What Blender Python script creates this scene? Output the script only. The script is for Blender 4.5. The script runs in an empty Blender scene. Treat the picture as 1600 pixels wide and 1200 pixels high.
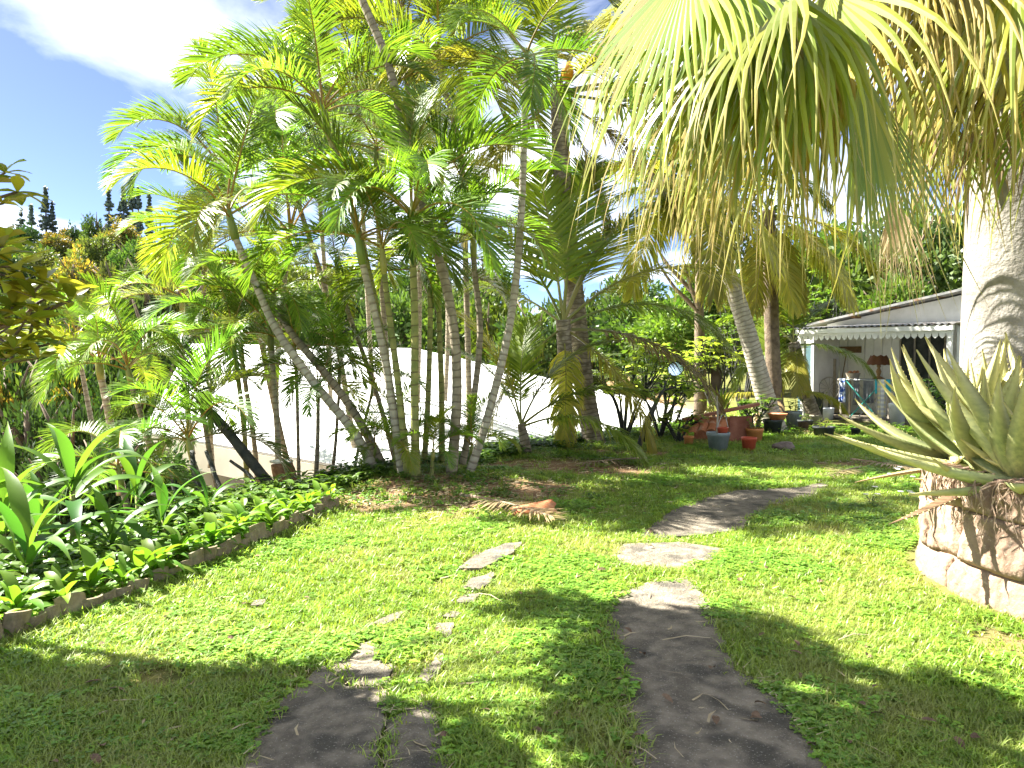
import bpy, math, random
import numpy as np
from mathutils import Vector, Matrix, Euler, noise

random.seed(7)
rng = np.random.default_rng(7)
PI = math.pi
R = math.radians
V = Vector
scene = bpy.context.scene
COL = scene.collection

# ---------------------------------------------------------------- camera
CAM_H = 1.6
PITCH = R(-2.0)
FPX = 1200.0
cd = bpy.data.cameras.new('camera')
cam = bpy.data.objects.new('camera', cd)
COL.objects.link(cam)
cam.location = (0, 0, CAM_H)
cam.rotation_euler = (R(90) + PITCH, 0, 0)
cd.sensor_width = 36
cd.lens = 27
cd.clip_start = 0.05
cd.clip_end = 3000
scene.camera = cam

# ---------------------------------------------------------------- sky and sun
SUN_AZ = R(66)       # towards -X from +Y
SUN_EL = R(47)
world = bpy.data.worlds.new('World')
scene.world = world
world.use_nodes = True
nt = world.node_tree
for n in list(nt.nodes):
    nt.nodes.remove(n)


def N(tree, typ, **kw):
    n = tree.nodes.new(typ)
    for k, v in kw.items():
        setattr(n, k, v)
    return n


def ramp(tree, stops, interp='LINEAR'):
    n = tree.nodes.new('ShaderNodeValToRGB')
    cr = n.color_ramp
    cr.interpolation = interp
    while len(cr.elements) < len(stops):
        cr.elements.new(0.5)
    for e, (p, c) in zip(cr.elements, stops):
        e.position = p
        e.color = (c, c, c, 1) if not hasattr(c, '__len__') else (*c[:3], 1)
    return n


out = N(nt, 'ShaderNodeOutputWorld')
bg = N(nt, 'ShaderNodeBackground')
bg.inputs['Strength'].default_value = 0.062
sky = N(nt, 'ShaderNodeTexSky', sky_type='NISHITA')
sky.sun_disc = False
sky.sun_elevation = SUN_EL
sky.sun_rotation = -SUN_AZ
sky.air_density = 0.26
sky.dust_density = 0.25
sky.ozone_density = 2.0
tc = N(nt, 'ShaderNodeTexCoord')
sep = N(nt, 'ShaderNodeSeparateXYZ')
nt.links.new(tc.outputs['Generated'], sep.inputs[0])
zc = N(nt, 'ShaderNodeMath', operation='ADD')
zc.inputs[1].default_value = 0.22
nt.links.new(sep.outputs['Z'], zc.inputs[0])
zm = N(nt, 'ShaderNodeMath', operation='MAXIMUM')
zm.inputs[1].default_value = 0.05
nt.links.new(zc.outputs[0], zm.inputs[0])
dx = N(nt, 'ShaderNodeMath', operation='DIVIDE')
dy = N(nt, 'ShaderNodeMath', operation='DIVIDE')
nt.links.new(sep.outputs['X'], dx.inputs[0]); nt.links.new(zm.outputs[0], dx.inputs[1])
nt.links.new(sep.outputs['Y'], dy.inputs[0]); nt.links.new(zm.outputs[0], dy.inputs[1])
cmb = N(nt, 'ShaderNodeCombineXYZ')
nt.links.new(dx.outputs[0], cmb.inputs[0]); nt.links.new(dy.outputs[0], cmb.inputs[1])
cn = N(nt, 'ShaderNodeTexNoise')
cn.inputs['Scale'].default_value = 1.45
cn.inputs['Detail'].default_value = 9
cn.inputs['Roughness'].default_value = 0.55
cn.inputs['Distortion'].default_value = 0.35
mp = N(nt, 'ShaderNodeMapping')
mp.inputs['Location'].default_value = (3.42, 7.95, 0)
nt.links.new(cmb.outputs[0], mp.inputs[0]); nt.links.new(mp.outputs[0], cn.inputs['Vector'])
cr = ramp(nt, [(0.43, 0.0), (0.56, 0.3), (0.72, 0.95)])
nt.links.new(cn.outputs['Fac'], cr.inputs[0])
mixc = N(nt, 'ShaderNodeMixRGB')
mixc.inputs['Color2'].default_value = (10.5, 10.6, 10.8, 1)
nt.links.new(cr.outputs[0], mixc.inputs['Fac'])
nt.links.new(sky.outputs[0], mixc.inputs['Color1'])
nt.links.new(mixc.outputs[0], bg.inputs['Color'])
nt.links.new(bg.outputs[0], out.inputs['Surface'])

sd = bpy.data.lights.new('sun', 'SUN')
sd.energy = 5.0
sd.angle = R(0.5)
sd.color = (1.0, 0.965, 0.88)
sun = bpy.data.objects.new('sun', sd)
COL.objects.link(sun)
to_sun = V((-math.sin(SUN_AZ) * math.cos(SUN_EL), math.cos(SUN_AZ) * math.cos(SUN_EL), math.sin(SUN_EL)))
sun.rotation_euler = to_sun.to_track_quat('Z', 'Y').to_euler()
sun.location = (-10, 6, 14)

scene.view_settings.view_transform = 'Standard'
scene.view_settings.look = 'None'
scene.view_settings.exposure = 2.7
scene.view_settings.gamma = 1
scene.render.engine = 'CYCLES'
scene.cycles.max_bounces = 7
scene.cycles.diffuse_bounces = 5
scene.cycles.transmission_bounces = 5
scene.cycles.transparent_max_bounces = 6
scene.cycles.glossy_bounces = 2
scene.cycles.use_denoising = True

# ---------------------------------------------------------------- pixel helpers
_cp, _sp = math.cos(PITCH), math.sin(PITCH)


def ray(px, py):
    u, v = (px - 800) / FPX, (600 - py) / FPX
    return V((u, _cp - v * _sp, _sp + v * _cp))


def P(px, py, y):
    d = ray(px, py)
    return V((0, 0, CAM_H)) + d * (y / d.y)


def G(px, py, z=0.0):
    d = ray(px, py)
    return V((0, 0, CAM_H)) + d * ((z - CAM_H) / d.z)


def sstep(a, b, x):
    t = min(1.0, max(0.0, (x - a) / (b - a)))
    return t * t * (3 - 2 * t)


# ---------------------------------------------------------------- terrain
EDGE = [(-4.2, -6), (-3.75, 1.0), (-3.05, 4.2), (-2.05, 9.1), (-1.1, 10.9), (0.3, 13.2), (1.8, 15.2), (3.5, 16.5), (5.7, 18.6), (6.7, 24), (7, 60)]


def edge_dist(x, y):
    """positive beyond the lawn's edge on the valley side"""
    best = 1e9
    sgn = 1
    for (x0, y0), (x1, y1) in zip(EDGE, EDGE[1:]):
        ex, ey = x1 - x0, y1 - y0
        l2 = ex * ex + ey * ey
        t = max(0, min(1, ((x - x0) * ex + (y - y0) * ey) / l2))
        qx, qy = x0 + ex * t, y0 + ey * t
        d = math.hypot(x - qx, y - qy)
        if d < best:
            best = d
            sgn = 1 if (ex * (y - y0) - ey * (x - x0)) > 0 else -1
    return best * sgn


def gz(x, y):
    s = edge_dist(x, y)
    flat = 1.1 if y < 8.5 else 1.1 - 0.8 * sstep(8.5, 10.5, y)
    z = 0.0
    if s > flat:
        z -= 4.6 * (1 - math.exp(-(s - flat) * 0.62 / 4.6))
    # mound round the clump of palms
    z += 0.13 * math.exp(-(((x + 1.05) / 1.5) ** 2 + ((y - 9.9) / 1.0) ** 2))
    z += 0.10 * math.exp(-(((x - 0.4) / 1.3) ** 2 + ((y - 12.3) / 1.0) ** 2))
    # hills behind
    crest = 5.5 + 5.5 * sstep(10, -40, x) + 8.0 * sstep(12, 45, x)
    z += (crest + 5.5 * sstep(4, -10, x)) * sstep(30, 95, math.hypot(x * 0.6, y))
    z += 0.006 * noise.noise(V((x * 0.8, y * 0.8, 0))) * (1 if s < 0 else 12)
    return z


def soil(x, y):
    """0 lawn .. 1 bare earth / litter"""
    n = 0.30 * noise.noise(V((x * 1.3, y * 1.3, 3))) + 0.18 * noise.noise(V((x * 4, y * 4, 9)))
    m = 0
    m = max(m, 1.5 - ((((x + 1.0) / 1.2) ** 2 + ((y - 8.75) / 1.15) ** 2) ** 0.5))
    m = max(m, 1.35 - ((((x - 0.1) / 0.9) ** 2 + ((y - 9.1) / 0.75) ** 2) ** 0.5))
    m = max(m, 1.45 - ((((x - 0.7) / 1.7) ** 2 + ((y - 10.9) / 0.75) ** 2) ** 0.5))
    m = max(m, 1.35 - ((((x - 1.9) / 1.6) ** 2 + ((y - 12.6) / 0.5) ** 2) ** 0.5))
    m = max(m, 1.35 - ((((x - 5.0) / 0.9) ** 2 + ((y - 11.4) / 0.35) ** 2) ** 0.5))
    m = max(m, 1.4 - ((((x - 6.6) / 1.3) ** 2 + ((y - 16.6) / 0.5) ** 2) ** 0.5))
    m = max(m, 1.25 - ((((x + 1.75) / 0.22) ** 2 + ((y - 3.75) / 0.16) ** 2) ** 0.5))
    m = max(m, 1.2 - ((((x - 2.75) / 0.25) ** 2 + ((y - 4.2) / 0.5) ** 2) ** 0.5))
    return sstep(0.1, 0.6, m - 0.2 + n)


# ---------------------------------------------------------------- mesh builder
class MB:
    def __init__(s):
        s.v, s.f, s.t, s.a, s.m = [], [], [], [], []

    def add(s, vs, fs, tint=0.5, along=None, mi=0):
        o = len(s.v)
        s.v.extend([tuple(p) for p in vs])
        s.f.extend([tuple(i + o for i in f) for f in fs])
        s.m.extend([mi] * len(fs))
        s.t.extend([tint] * len(vs))
        s.a.extend(along if along is not None else [0.0] * len(vs))

    def mesh(s, name, mats, smooth=False):
        me = bpy.data.meshes.new(name)
        me.from_pydata(s.v, [], s.f)
        for nm, dat in (('tint', s.t), ('along', s.a)):
            at = me.attributes.new(nm, 'FLOAT', 'POINT')
            at.data.foreach_set('value', np.array(dat, dtype=np.float32))
        if not isinstance(mats, (list, tuple)):
            mats = [mats]
        for m in mats:
            me.materials.append(m)
        if len(mats) > 1:
            me.polygons.foreach_set('material_index', s.m)
        if smooth:
            me.polygons.foreach_set('use_smooth', [True] * len(me.polygons))
        me.update()
        return me

    def build(s, name, mats, parent=None, smooth=False, loc=None):
        o = bpy.data.objects.new(name, s.mesh(name, mats, smooth))
        COL.objects.link(o)
        if parent is not None:
            o.parent = parent
        if loc is not None:
            o.location = loc
        return o

    # shapes
    def box(s, c, size, rot=None, tint=0.5, mi=0, taper=1.0):
        hx, hy, hz = size[0] / 2, size[1] / 2, size[2] / 2
        vs = []
        for z in (-hz, hz):
            k = taper if z > 0 else 1
            vs += [V((-hx * k, -hy * k, z)), V((hx * k, -hy * k, z)), V((hx * k, hy * k, z)), V((-hx * k, hy * k, z))]
        if rot is not None:
            vs = [rot @ p for p in vs]
        c = V(c)
        vs = [p + c for p in vs]
        s.add(vs, [(3, 2, 1, 0), (4, 5, 6, 7), (0, 1, 5, 4), (1, 2, 6, 5), (2, 3, 7, 6), (3, 0, 4, 7)], tint, None, mi)

    def tube(s, pts, rad, n=8, tint=0.5, cap=True, mi=0, jitter=0.0):
        pts = [V(p) for p in pts]
        m = len(pts)
        if not hasattr(rad, '__len__'):
            rad = [rad] * m
        tang = []
        for i in range(m):
            a, b = pts[max(0, i - 1)], pts[min(m - 1, i + 1)]
            d = (b - a)
            tang.append(d.normalized() if d.length > 1e-9 else V((0, 0, 1)))
        ref = V((1, 0, 0)) if abs(tang[0].x) < 0.8 else V((0, 1, 0))
        u = (ref - tang[0] * ref.dot(tang[0])).normalized()
        vs, al, L = [], [], 0
        for i in range(m):
            if i:
                L += (pts[i] - pts[i - 1]).length
                u = (u - tang[i] * u.dot(tang[i]))
                u = u.normalized() if u.length > 1e-6 else V((1, 0, 0))
            w = tang[i].cross(u)
            for k in range(n):
                a = 2 * PI * k / n
                r = rad[i] * (1 + (random.uniform(-jitter, jitter) if jitter else 0))
                vs.append(pts[i] + u * (math.cos(a) * r) + w * (math.sin(a) * r))
                al.append(L)
        fs = [(i * n + k, i * n + (k + 1) % n, (i + 1) * n + (k + 1) % n, (i + 1) * n + k) for i in range(m - 1) for k in range(n)]
        if cap:
            fs.append(tuple(range(n - 1, -1, -1)))
            fs.append(tuple((m - 1) * n + k for k in range(n)))
        s.add(vs, fs, tint, al, mi)

    def lathe(s, prof, n=20, c=(0, 0, 0), tint=0.5, mi=0, closed=False):
        """prof: list of (r, z)"""
        c = V(c)
        vs = []
        for r, z in prof:
            for k in range(n):
                a = 2 * PI * k / n
                vs.append(c + V((math.cos(a) * r, math.sin(a) * r, z)))
        m = len(prof)
        fs = [(i * n + k, i * n + (k + 1) % n, (i + 1) * n + (k + 1) % n, (i + 1) * n + k) for i in range(m - 1) for k in range(n)]
        if prof[0][0] > 1e-6:
            fs.append(tuple(range(n - 1, -1, -1)))
        if prof[-1][0] > 1e-6:
            fs.append(tuple((m - 1) * n + k for k in range(n)))
        s.add(vs, fs, tint, None, mi)

    def leaf(s, o, d, up, L, w, arch=0.0, nseg=5, fold=0.25, tint=0.5, prof=None, wave=0.0, mi=0, g=0.0):
        """A blade from o along d, upper side towards up; arch bends it down in total by that angle."""
        d = V(d).normalized()
        up = V(up)
        side = d.cross(up)
        side = side.normalized() if side.length > 1e-6 else V((0, 1, 0))
        p = V(o)
        vs, al = [], []
        prof = prof or (lambda t: math.sin(PI * min(1, max(0, t * 0.92 + 0.08))) ** 0.7)
        ds = L / nseg
        ph = random.uniform(0, 6)
        for i in range(nseg + 1):
            t = i / nseg
            nrm = side.cross(d).normalized()
            hw = w * 0.5 * prof(t)
            wv = wave * math.sin(ph + t * 9) * hw
            vs += [p - side * hw + nrm * (fold * hw + wv), p, p + side * hw + nrm * (fold * hw - wv)]
            al += [t, t, t]
            q = Matrix.Rotation(-arch / nseg * (0.4 + 1.2 * t), 3, side)
            d = (q @ d)
            if g:
                d = (d + V((0, 0, -g * ds * 2 * t))).normalized()
                side = d.cross(nrm)
                side = side.normalized()
            p = p + d * ds
        fs = []
        for i in range(nseg):
            b = i * 3
            fs += [(b, b + 1, b + 4, b + 3), (b + 1, b + 2, b + 5, b + 4)]
        s.add(vs, fs, tint, al, mi)


def empty(name, loc=(0, 0, 0), rz=0.0):
    o = bpy.data.objects.new(name, None)
    COL.objects.link(o)
    o.location = loc
    o.rotation_euler = (0, 0, rz)
    o.empty_display_size = 0.1
    return o


def tag(o, label=None, cat=None, group=None, kind=None):
    if label: o['label'] = label
    if cat: o['category'] = cat
    if group: o['group'] = group
    if kind: o['kind'] = kind
    return o


def inst(name, me, parent=None, loc=(0, 0, 0), rot=(0, 0, 0), scale=1.0, mat=None):
    o = bpy.data.objects.new(name, me)
    COL.objects.link(o)
    o.parent = parent
    o.location = loc
    o.rotation_euler = rot
    o.scale = (scale,) * 3 if not hasattr(scale, '__len__') else scale
    if mat is not None:
        o.material_slots[0].link = 'OBJECT'
        o.material_slots[0].material = mat
    return o


# ---------------------------------------------------------------- materials
def newmat(name):
    m = bpy.data.materials.new(name)
    m.use_nodes = True
    t = m.node_tree
    for n in list(t.nodes):
        t.nodes.remove(n)
    o = N(t, 'ShaderNodeOutputMaterial')
    return m, t, o


def leafmat(name, c1, c2, tip=None, trans=0.38, rough=0.42, tipstart=0.75, spec=0.4, glow=(1.3, 1.42, 0.6), objvar=0.35, patch=None, mottle=0):
    m, t, o = newmat(name)
    L = t.links.new
    at = N(t, 'ShaderNodeAttribute', attribute_name='tint')
    r = ramp(t, [(0.0, c1), (1.0, c2)])
    L(at.outputs['Fac'], r.inputs[0])
    oi = N(t, 'ShaderNodeObjectInfo')
    hsv = N(t, 'ShaderNodeHueSaturation')
    mr = N(t, 'ShaderNodeMapRange')
    mr.inputs['To Min'].default_value = 1 - objvar
    mr.inputs['To Max'].default_value = 1 + objvar
    L(oi.outputs['Random'], mr.inputs['Value'])
    L(mr.outputs[0], hsv.inputs['Value'])
    mh = N(t, 'ShaderNodeMath', operation='MULTIPLY')
    mh.inputs[1].default_value = 7.31
    fr = N(t, 'ShaderNodeMath', operation='FRACT')
    L(oi.outputs['Random'], mh.inputs[0]); L(mh.outputs[0], fr.inputs[0])
    m2 = N(t, 'ShaderNodeMapRange')
    m2.inputs['To Min'].default_value = 0.485
    m2.inputs['To Max'].default_value = 0.512
    L(fr.outputs[0], m2.inputs['Value']); L(m2.outputs[0], hsv.inputs['Hue'])
    L(r.outputs[0], hsv.inputs['Color'])
    col = hsv.outputs[0]
    if patch:
        pn = N(t, 'ShaderNodeTexNoise')
        pn.inputs['Scale'].default_value = patch[1]
        pn.inputs['Detail'].default_value = 4
        L(oi.outputs['Location'], pn.inputs['Vector'])
        pr = ramp(t, [(0.46, 0.0), (0.66, 0.85)])
        L(pn.outputs['Fac'], pr.inputs[0])
        px_ = N(t, 'ShaderNodeMixRGB')
        px_.inputs['Color2'].default_value = (*patch[0], 1)
        L(pr.outputs[0], px_.inputs['Fac']); L(col, px_.inputs['Color1'])
        col = px_.outputs[0]
    if mottle:
        tcn = N(t, 'ShaderNodeTexCoord')
        mpp = N(t, 'ShaderNodeMapping')
        mpp.inputs['Scale'].default_value = (6, 40, 40)
        mn = N(t, 'ShaderNodeTexNoise')
        mn.inputs['Scale'].default_value = 1.0
        mn.inputs['Detail'].default_value = 6
        L(tcn.outputs['Object'], mpp.inputs[0]); L(mpp.outputs[0], mn.inputs['Vector'])
        mr2 = ramp(t, [(0.3, (0.62, 0.66, 0.6)), (0.7, (1.2, 1.15, 1.0))])
        L(mn.outputs['Fac'], mr2.inputs[0])
        mm = N(t, 'ShaderNodeMixRGB', blend_type='MULTIPLY')
        mm.inputs['Fac'].default_value = mottle
        L(col, mm.inputs['Color1']); L(mr2.outputs[0], mm.inputs['Color2'])
        col = mm.outputs[0]
    if tip:
        a2 = N(t, 'ShaderNodeAttribute', attribute_name='along')
        rr = ramp(t, [(tipstart, 0.0), (1.0, 1.0)])
        L(a2.outputs['Fac'], rr.inputs[0])
        mx = N(t, 'ShaderNodeMixRGB')
        mx.inputs['Color2'].default_value = (*tip, 1)
        L(rr.outputs[0], mx.inputs['Fac']); L(col, mx.inputs['Color1'])
        col = mx.outputs[0]
    b = N(t, 'ShaderNodeBsdfPrincipled')
    b.inputs['Roughness'].default_value = rough
    b.inputs['Specular IOR Level'].default_value = spec
    L(col, b.inputs['Base Color'])
    tr = N(t, 'ShaderNodeBsdfTranslucent')
    mg = N(t, 'ShaderNodeMixRGB', blend_type='MULTIPLY')
    mg.inputs['Fac'].default_value = 1
    mg.inputs['Color2'].default_value = (*glow, 1)
    L(col, mg.inputs['Color1']); L(mg.outputs[0], tr.inputs['Color'])
    ms = N(t, 'ShaderNodeMixShader')
    ms.inputs['Fac'].default_value = trans
    L(b.outputs[0], ms.inputs[1]); L(tr.outputs[0], ms.inputs[2])
    L(ms.outputs[0], o.inputs['Surface'])
    return m


def surf(name, c1, c2, scale=6.0, rough=0.8, bump=0.2, bscale=None, detail=6, spec=0.25, speck=None, metal=0.0, ostain=None, tintmix=None, lo=0.35, hi=0.65):
    m, t, o = newmat(name)
    L = t.links.new
    tcn = N(t, 'ShaderNodeTexCoord')
    nz = N(t, 'ShaderNodeTexNoise')
    nz.inputs['Scale'].default_value = scale
    nz.inputs['Detail'].default_value = detail
    nz.inputs['Roughness'].default_value = 0.62
    L(tcn.outputs['Object'], nz.inputs['Vector'])
    r = ramp(t, [(lo, c1), (hi, c2)])
    L(nz.outputs['Fac'], r.inputs[0])
    col = r.outputs[0]
    if ostain:
        n2 = N(t, 'ShaderNodeTexNoise')
        n2.inputs['Scale'].default_value = ostain[1]
        n2.inputs['Detail'].default_value = 5
        L(tcn.outputs['Object'], n2.inputs['Vector'])
        r2 = ramp(t, [(ostain[2], 0.0), (ostain[3], 1.0)])
        L(n2.outputs['Fac'], r2.inputs[0])
        mx = N(t, 'ShaderNodeMixRGB')
        mx.inputs['Color2'].default_value = (*ostain[0], 1)
        L(r2.outputs[0], mx.inputs['Fac']); L(col, mx.inputs['Color1'])
        col = mx.outputs[0]
    if speck:
        n3 = N(t, 'ShaderNodeTexNoise')
        n3.inputs['Scale'].default_value = speck[1]
        n3.inputs['Detail'].default_value = 2
        L(tcn.outputs['Object'], n3.inputs['Vector'])
        r3 = ramp(t, [(speck[2], 0.0), (speck[2] + 0.08, 1.0)])
        L(n3.outputs['Fac'], r3.inputs[0])
        mx = N(t, 'ShaderNodeMixRGB')
        mx.inputs['Color2'].default_value = (*speck[0], 1)
        L(r3.outputs[0], mx.inputs['Fac']); L(col, mx.inputs['Color1'])
        col = mx.outputs[0]
    if tintmix:
        at = N(t, 'ShaderNodeAttribute', attribute_name='tint')
        mx = N(t, 'ShaderNodeMixRGB')
        mx.inputs['Color2'].default_value = (*tintmix, 1)
        L(at.outputs['Fac'], mx.inputs['Fac']); L(col, mx.inputs['Color1'])
        col = mx.outputs[0]
    b = N(t, 'ShaderNodeBsdfPrincipled')
    b.inputs['Roughness'].default_value = rough
    b.inputs['Specular IOR Level'].default_value = spec
    b.inputs['Metallic'].default_value = metal
    L(col, b.inputs['Base Color'])
    if bump:
        n4 = N(t, 'ShaderNodeTexNoise')
        n4.inputs['Scale'].default_value = bscale or scale * 4
        n4.inputs['Detail'].default_value = 6
        L(tcn.outputs['Object'], n4.inputs['Vector'])
        bp = N(t, 'ShaderNodeBump')
        bp.inputs['Strength'].default_value = bump
        bp.inputs['Distance'].default_value = 0.02
        L(n4.outputs['Fac'], bp.inputs['Height']); L(bp.outputs[0], b.inputs['Normal'])
    L(b.outputs[0], o.inputs['Surface'])
    return m


def trunkmat(name, c1, c2, ring, freq=9.0, ringw=0.22, noise_scale=9):
    """bands along the 'along' attribute (metres)"""
    m, t, o = newmat(name)
    L = t.links.new
    tcn = N(t, 'ShaderNodeTexCoord')
    nz = N(t, 'ShaderNodeTexNoise')
    nz.inputs['Scale'].default_value = noise_scale
    nz.inputs['Detail'].default_value = 8
    L(tcn.outputs['Object'], nz.inputs['Vector'])
    r = ramp(t, [(0.35, c1), (0.68, c2)])
    L(nz.outputs['Fac'], r.inputs[0])
    at = N(t, 'ShaderNodeAttribute', attribute_name='along')
    n2 = N(t, 'ShaderNodeTexNoise')
    n2.inputs['Scale'].default_value = 3
    L(tcn.outputs['Object'], n2.inputs['Vector'])
    ad = N(t, 'ShaderNodeMath', operation='MULTIPLY_ADD')
    ad.inputs[1].default_value = 0.16
    L(n2.outputs['Fac'], ad.inputs[0]); L(at.outputs['Fac'], ad.inputs[2])
    mu = N(t, 'ShaderNodeMath', operation='MULTIPLY')
    mu.inputs[1].default_value = freq
    L(ad.outputs[0], mu.inputs[0])
    fr = N(t, 'ShaderNodeMath', operation='FRACT')
    L(mu.outputs[0], fr.inputs[0])
    r2 = ramp(t, [(0.0, 1.0), (ringw * 0.6, 0.85), (ringw, 0.0)])
    L(fr.outputs[0], r2.inputs[0])
    mx = N(t, 'ShaderNodeMixRGB')
    mx.inputs['Color2'].default_value = (*ring, 1)
    L(r2.outputs[0], mx.inputs['Fac']); L(r.outputs[0], mx.inputs['Color1'])
    b = N(t, 'ShaderNodeBsdfPrincipled')
    b.inputs['Roughness'].default_value = 0.85
    b.inputs['Specular IOR Level'].default_value = 0.2
    L(mx.outputs[0], b.inputs['Base Color'])
    bp = N(t, 'ShaderNodeBump')
    bp.inputs['Strength'].default_value = 0.55
    bp.inputs['Distance'].default_value = 0.02
    sm = N(t, 'ShaderNodeMath', operation='MULTIPLY_ADD')
    sm.inputs[1].default_value = -0.7
    L(r2.outputs[0], sm.inputs[0]); L(nz.outputs['Fac'], sm.inputs[2])
    L(sm.outputs[0], bp.inputs['Height']); L(bp.outputs[0], b.inputs['Normal'])
    L(b.outputs[0], o.inputs['Surface'])
    return m


M = {}
M['areca'] = leafmat('areca_leaf', (0.065, 0.145, 0.02), (0.165, 0.235, 0.025), tip=(0.24, 0.22, 0.06), tipstart=0.86, trans=0.48)
M['areca_yellow'] = leafmat('areca_leaf_yellowing', (0.12, 0.19, 0.02), (0.25, 0.26, 0.025), tip=(0.3, 0.22, 0.07), trans=0.42, tipstart=0.8)
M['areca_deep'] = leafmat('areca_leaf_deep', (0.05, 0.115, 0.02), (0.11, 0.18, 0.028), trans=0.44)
M['rachis'] = leafmat('palm_rachis', (0.22, 0.19, 0.03), (0.32, 0.17, 0.025), trans=0.1, objvar=0.2)
M['rachis_green'] = leafmat('palm_rachis_green', (0.15, 0.19, 0.04), (0.26, 0.22, 0.06), trans=0.1, objvar=0.2)
M['coco'] = leafmat('coconut_leaf', (0.09, 0.155, 0.016), (0.22, 0.26, 0.025), tip=(0.3, 0.23, 0.05), tipstart=0.82, trans=0.48)
M['coco_gold'] = leafmat('coconut_leaf_old', (0.2, 0.23, 0.03), (0.4, 0.34, 0.05), tip=(0.42, 0.3, 0.08), tipstart=0.75, trans=0.5)
M['coco_brown'] = leafmat('coconut_leaf_dead', (0.22, 0.16, 0.08), (0.36, 0.26, 0.13), trans=0.25)
M['fan'] = leafmat('fan_leaf', (0.11, 0.18, 0.025), (0.30, 0.31, 0.045), tip=(0.42, 0.33, 0.11), tipstart=0.6, trans=0.34, rough=0.38, spec=0.5)
M['fan_gold'] = leafmat('fan_leaf_old', (0.24, 0.23, 0.045), (0.4, 0.31, 0.06), tip=(0.45, 0.33, 0.15), tipstart=0.55, trans=0.34)
M['fan_dead'] = leafmat('fan_leaf_dead', (0.2, 0.13, 0.07), (0.34, 0.24, 0.13), trans=0.2)
M['petiole'] = leafmat('fan_petiole', (0.3, 0.28, 0.08), (0.36, 0.3, 0.1), trans=0.05)
M['strap'] = leafmat('strap_leaf', (0.045, 0.12, 0.022), (0.11, 0.21, 0.03), tip=(0.2, 0.26, 0.05), tipstart=0.8, trans=0.42, rough=0.45, spec=0.25)
M['border_leaf'] = leafmat('border_leaf', (0.08, 0.18, 0.02), (0.17, 0.27, 0.03), trans=0.45, rough=0.45, spec=0.25)
M['big_leaf'] = leafmat('broad_leaf', (0.17, 0.2, 0.025), (0.34, 0.31, 0.04), trans=0.55, rough=0.35, spec=0.45)
M['yellow_leaf'] = leafmat('yellow_leaf', (0.16, 0.24, 0.03), (0.3, 0.34, 0.05), trans=0.5)
M['tree_mid'] = leafmat('tree_leaf_mid', (0.035, 0.075, 0.016), (0.10, 0.15, 0.03), trans=0.3, rough=0.5)
M['tree_dark'] = leafmat('tree_leaf_dark', (0.02, 0.048, 0.016), (0.05, 0.095, 0.025), trans=0.25, rough=0.5)
M['tree_olive'] = leafmat('tree_leaf_olive', (0.085, 0.115, 0.028), (0.19, 0.2, 0.045), trans=0.3, rough=0.5)
M['tree_bright'] = leafmat('tree_leaf_bright', (0.07, 0.14, 0.02), (0.17, 0.23, 0.035), trans=0.35, rough=0.5)
M['blossom'] = leafmat('orange_blossom', (0.36, 0.25, 0.05), (0.5, 0.33, 0.05), trans=0.3, rough=0.6)
M['pine'] = leafmat('pine_needles_hazed', (0.07, 0.1, 0.085), (0.12, 0.155, 0.115), trans=0.15, rough=0.6)  # needle colour paled to stand in for distance haze
M['aloe'] = leafmat('aloe_leaf', (0.31, 0.37, 0.17), (0.48, 0.49, 0.24), tip=(0.58, 0.52, 0.24), tipstart=0.45, trans=0.12, rough=0.5, spec=0.35, objvar=0.28, mottle=1.0)
M['aloe_tooth'] = surf('aloe_tooth', (0.5, 0.45, 0.2), (0.55, 0.48, 0.22), bump=0)
M['grass_a'] = leafmat('grass_blade', (0.155, 0.26, 0.03), (0.28, 0.37, 0.06), tip=(0.38, 0.41, 0.12), tipstart=0.8, trans=0.4, objvar=0.42, patch=((0.34, 0.35, 0.12), 0.9))
M['grass_dry'] = leafmat('grass_blade_dry', (0.24, 0.2, 0.08), (0.36, 0.29, 0.13), trans=0.3)
M['clover'] = leafmat('clover_leaf', (0.13, 0.27, 0.03), (0.24, 0.38, 0.05), trans=0.42)
M['cover'] = leafmat('groundcover_leaf', (0.05, 0.125, 0.018), (0.13, 0.21, 0.028), trans=0.4, rough=0.35)
M['straw'] = surf('dry_straw', (0.32, 0.25, 0.14), (0.48, 0.4, 0.26), bump=0)
M['trunk'] = trunkmat('areca_trunk', (0.2, 0.165, 0.115), (0.34, 0.29, 0.21), (0.15, 0.12, 0.085), freq=10)
M['trunk_pale'] = trunkmat('pale_palm_trunk', (0.3, 0.27, 0.21), (0.46, 0.41, 0.33), (0.23, 0.19, 0.15), freq=11, ringw=0.3)
M['trunk_green'] = trunkmat('green_cane', (0.16, 0.18, 0.06), (0.3, 0.28, 0.1), (0.12, 0.1, 0.05), freq=7, ringw=0.14)
M['trunk_coco'] = trunkmat('coconut_trunk', (0.13, 0.105, 0.075), (0.36, 0.3, 0.22), (0.15, 0.12, 0.085), freq=13, ringw=0.3)
M['trunk_dark'] = surf('dark_bark', (0.025, 0.028, 0.026), (0.07, 0.068, 0.055), scale=9, bump=0.6)
M['bark'] = surf('brown_bark', (0.09, 0.065, 0.045), (0.2, 0.15, 0.1), scale=8, bump=0.7)
M['bark_red'] = surf('red_brown_bark', (0.2, 0.1, 0.05), (0.36, 0.2, 0.11), scale=14, bump=0.7)
M['shaft'] = leafmat('crownshaft', (0.16, 0.2, 0.04), (0.3, 0.29, 0.08), trans=0.05, objvar=0.2)
M['fan_trunk'] = surf('fan_palm_trunk', (0.19, 0.17, 0.145), (0.34, 0.315, 0.28), scale=5, bump=0.7, bscale=30, detail=10, ostain=((0.13, 0.115, 0.095), 2.2, 0.5, 0.7))
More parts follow.
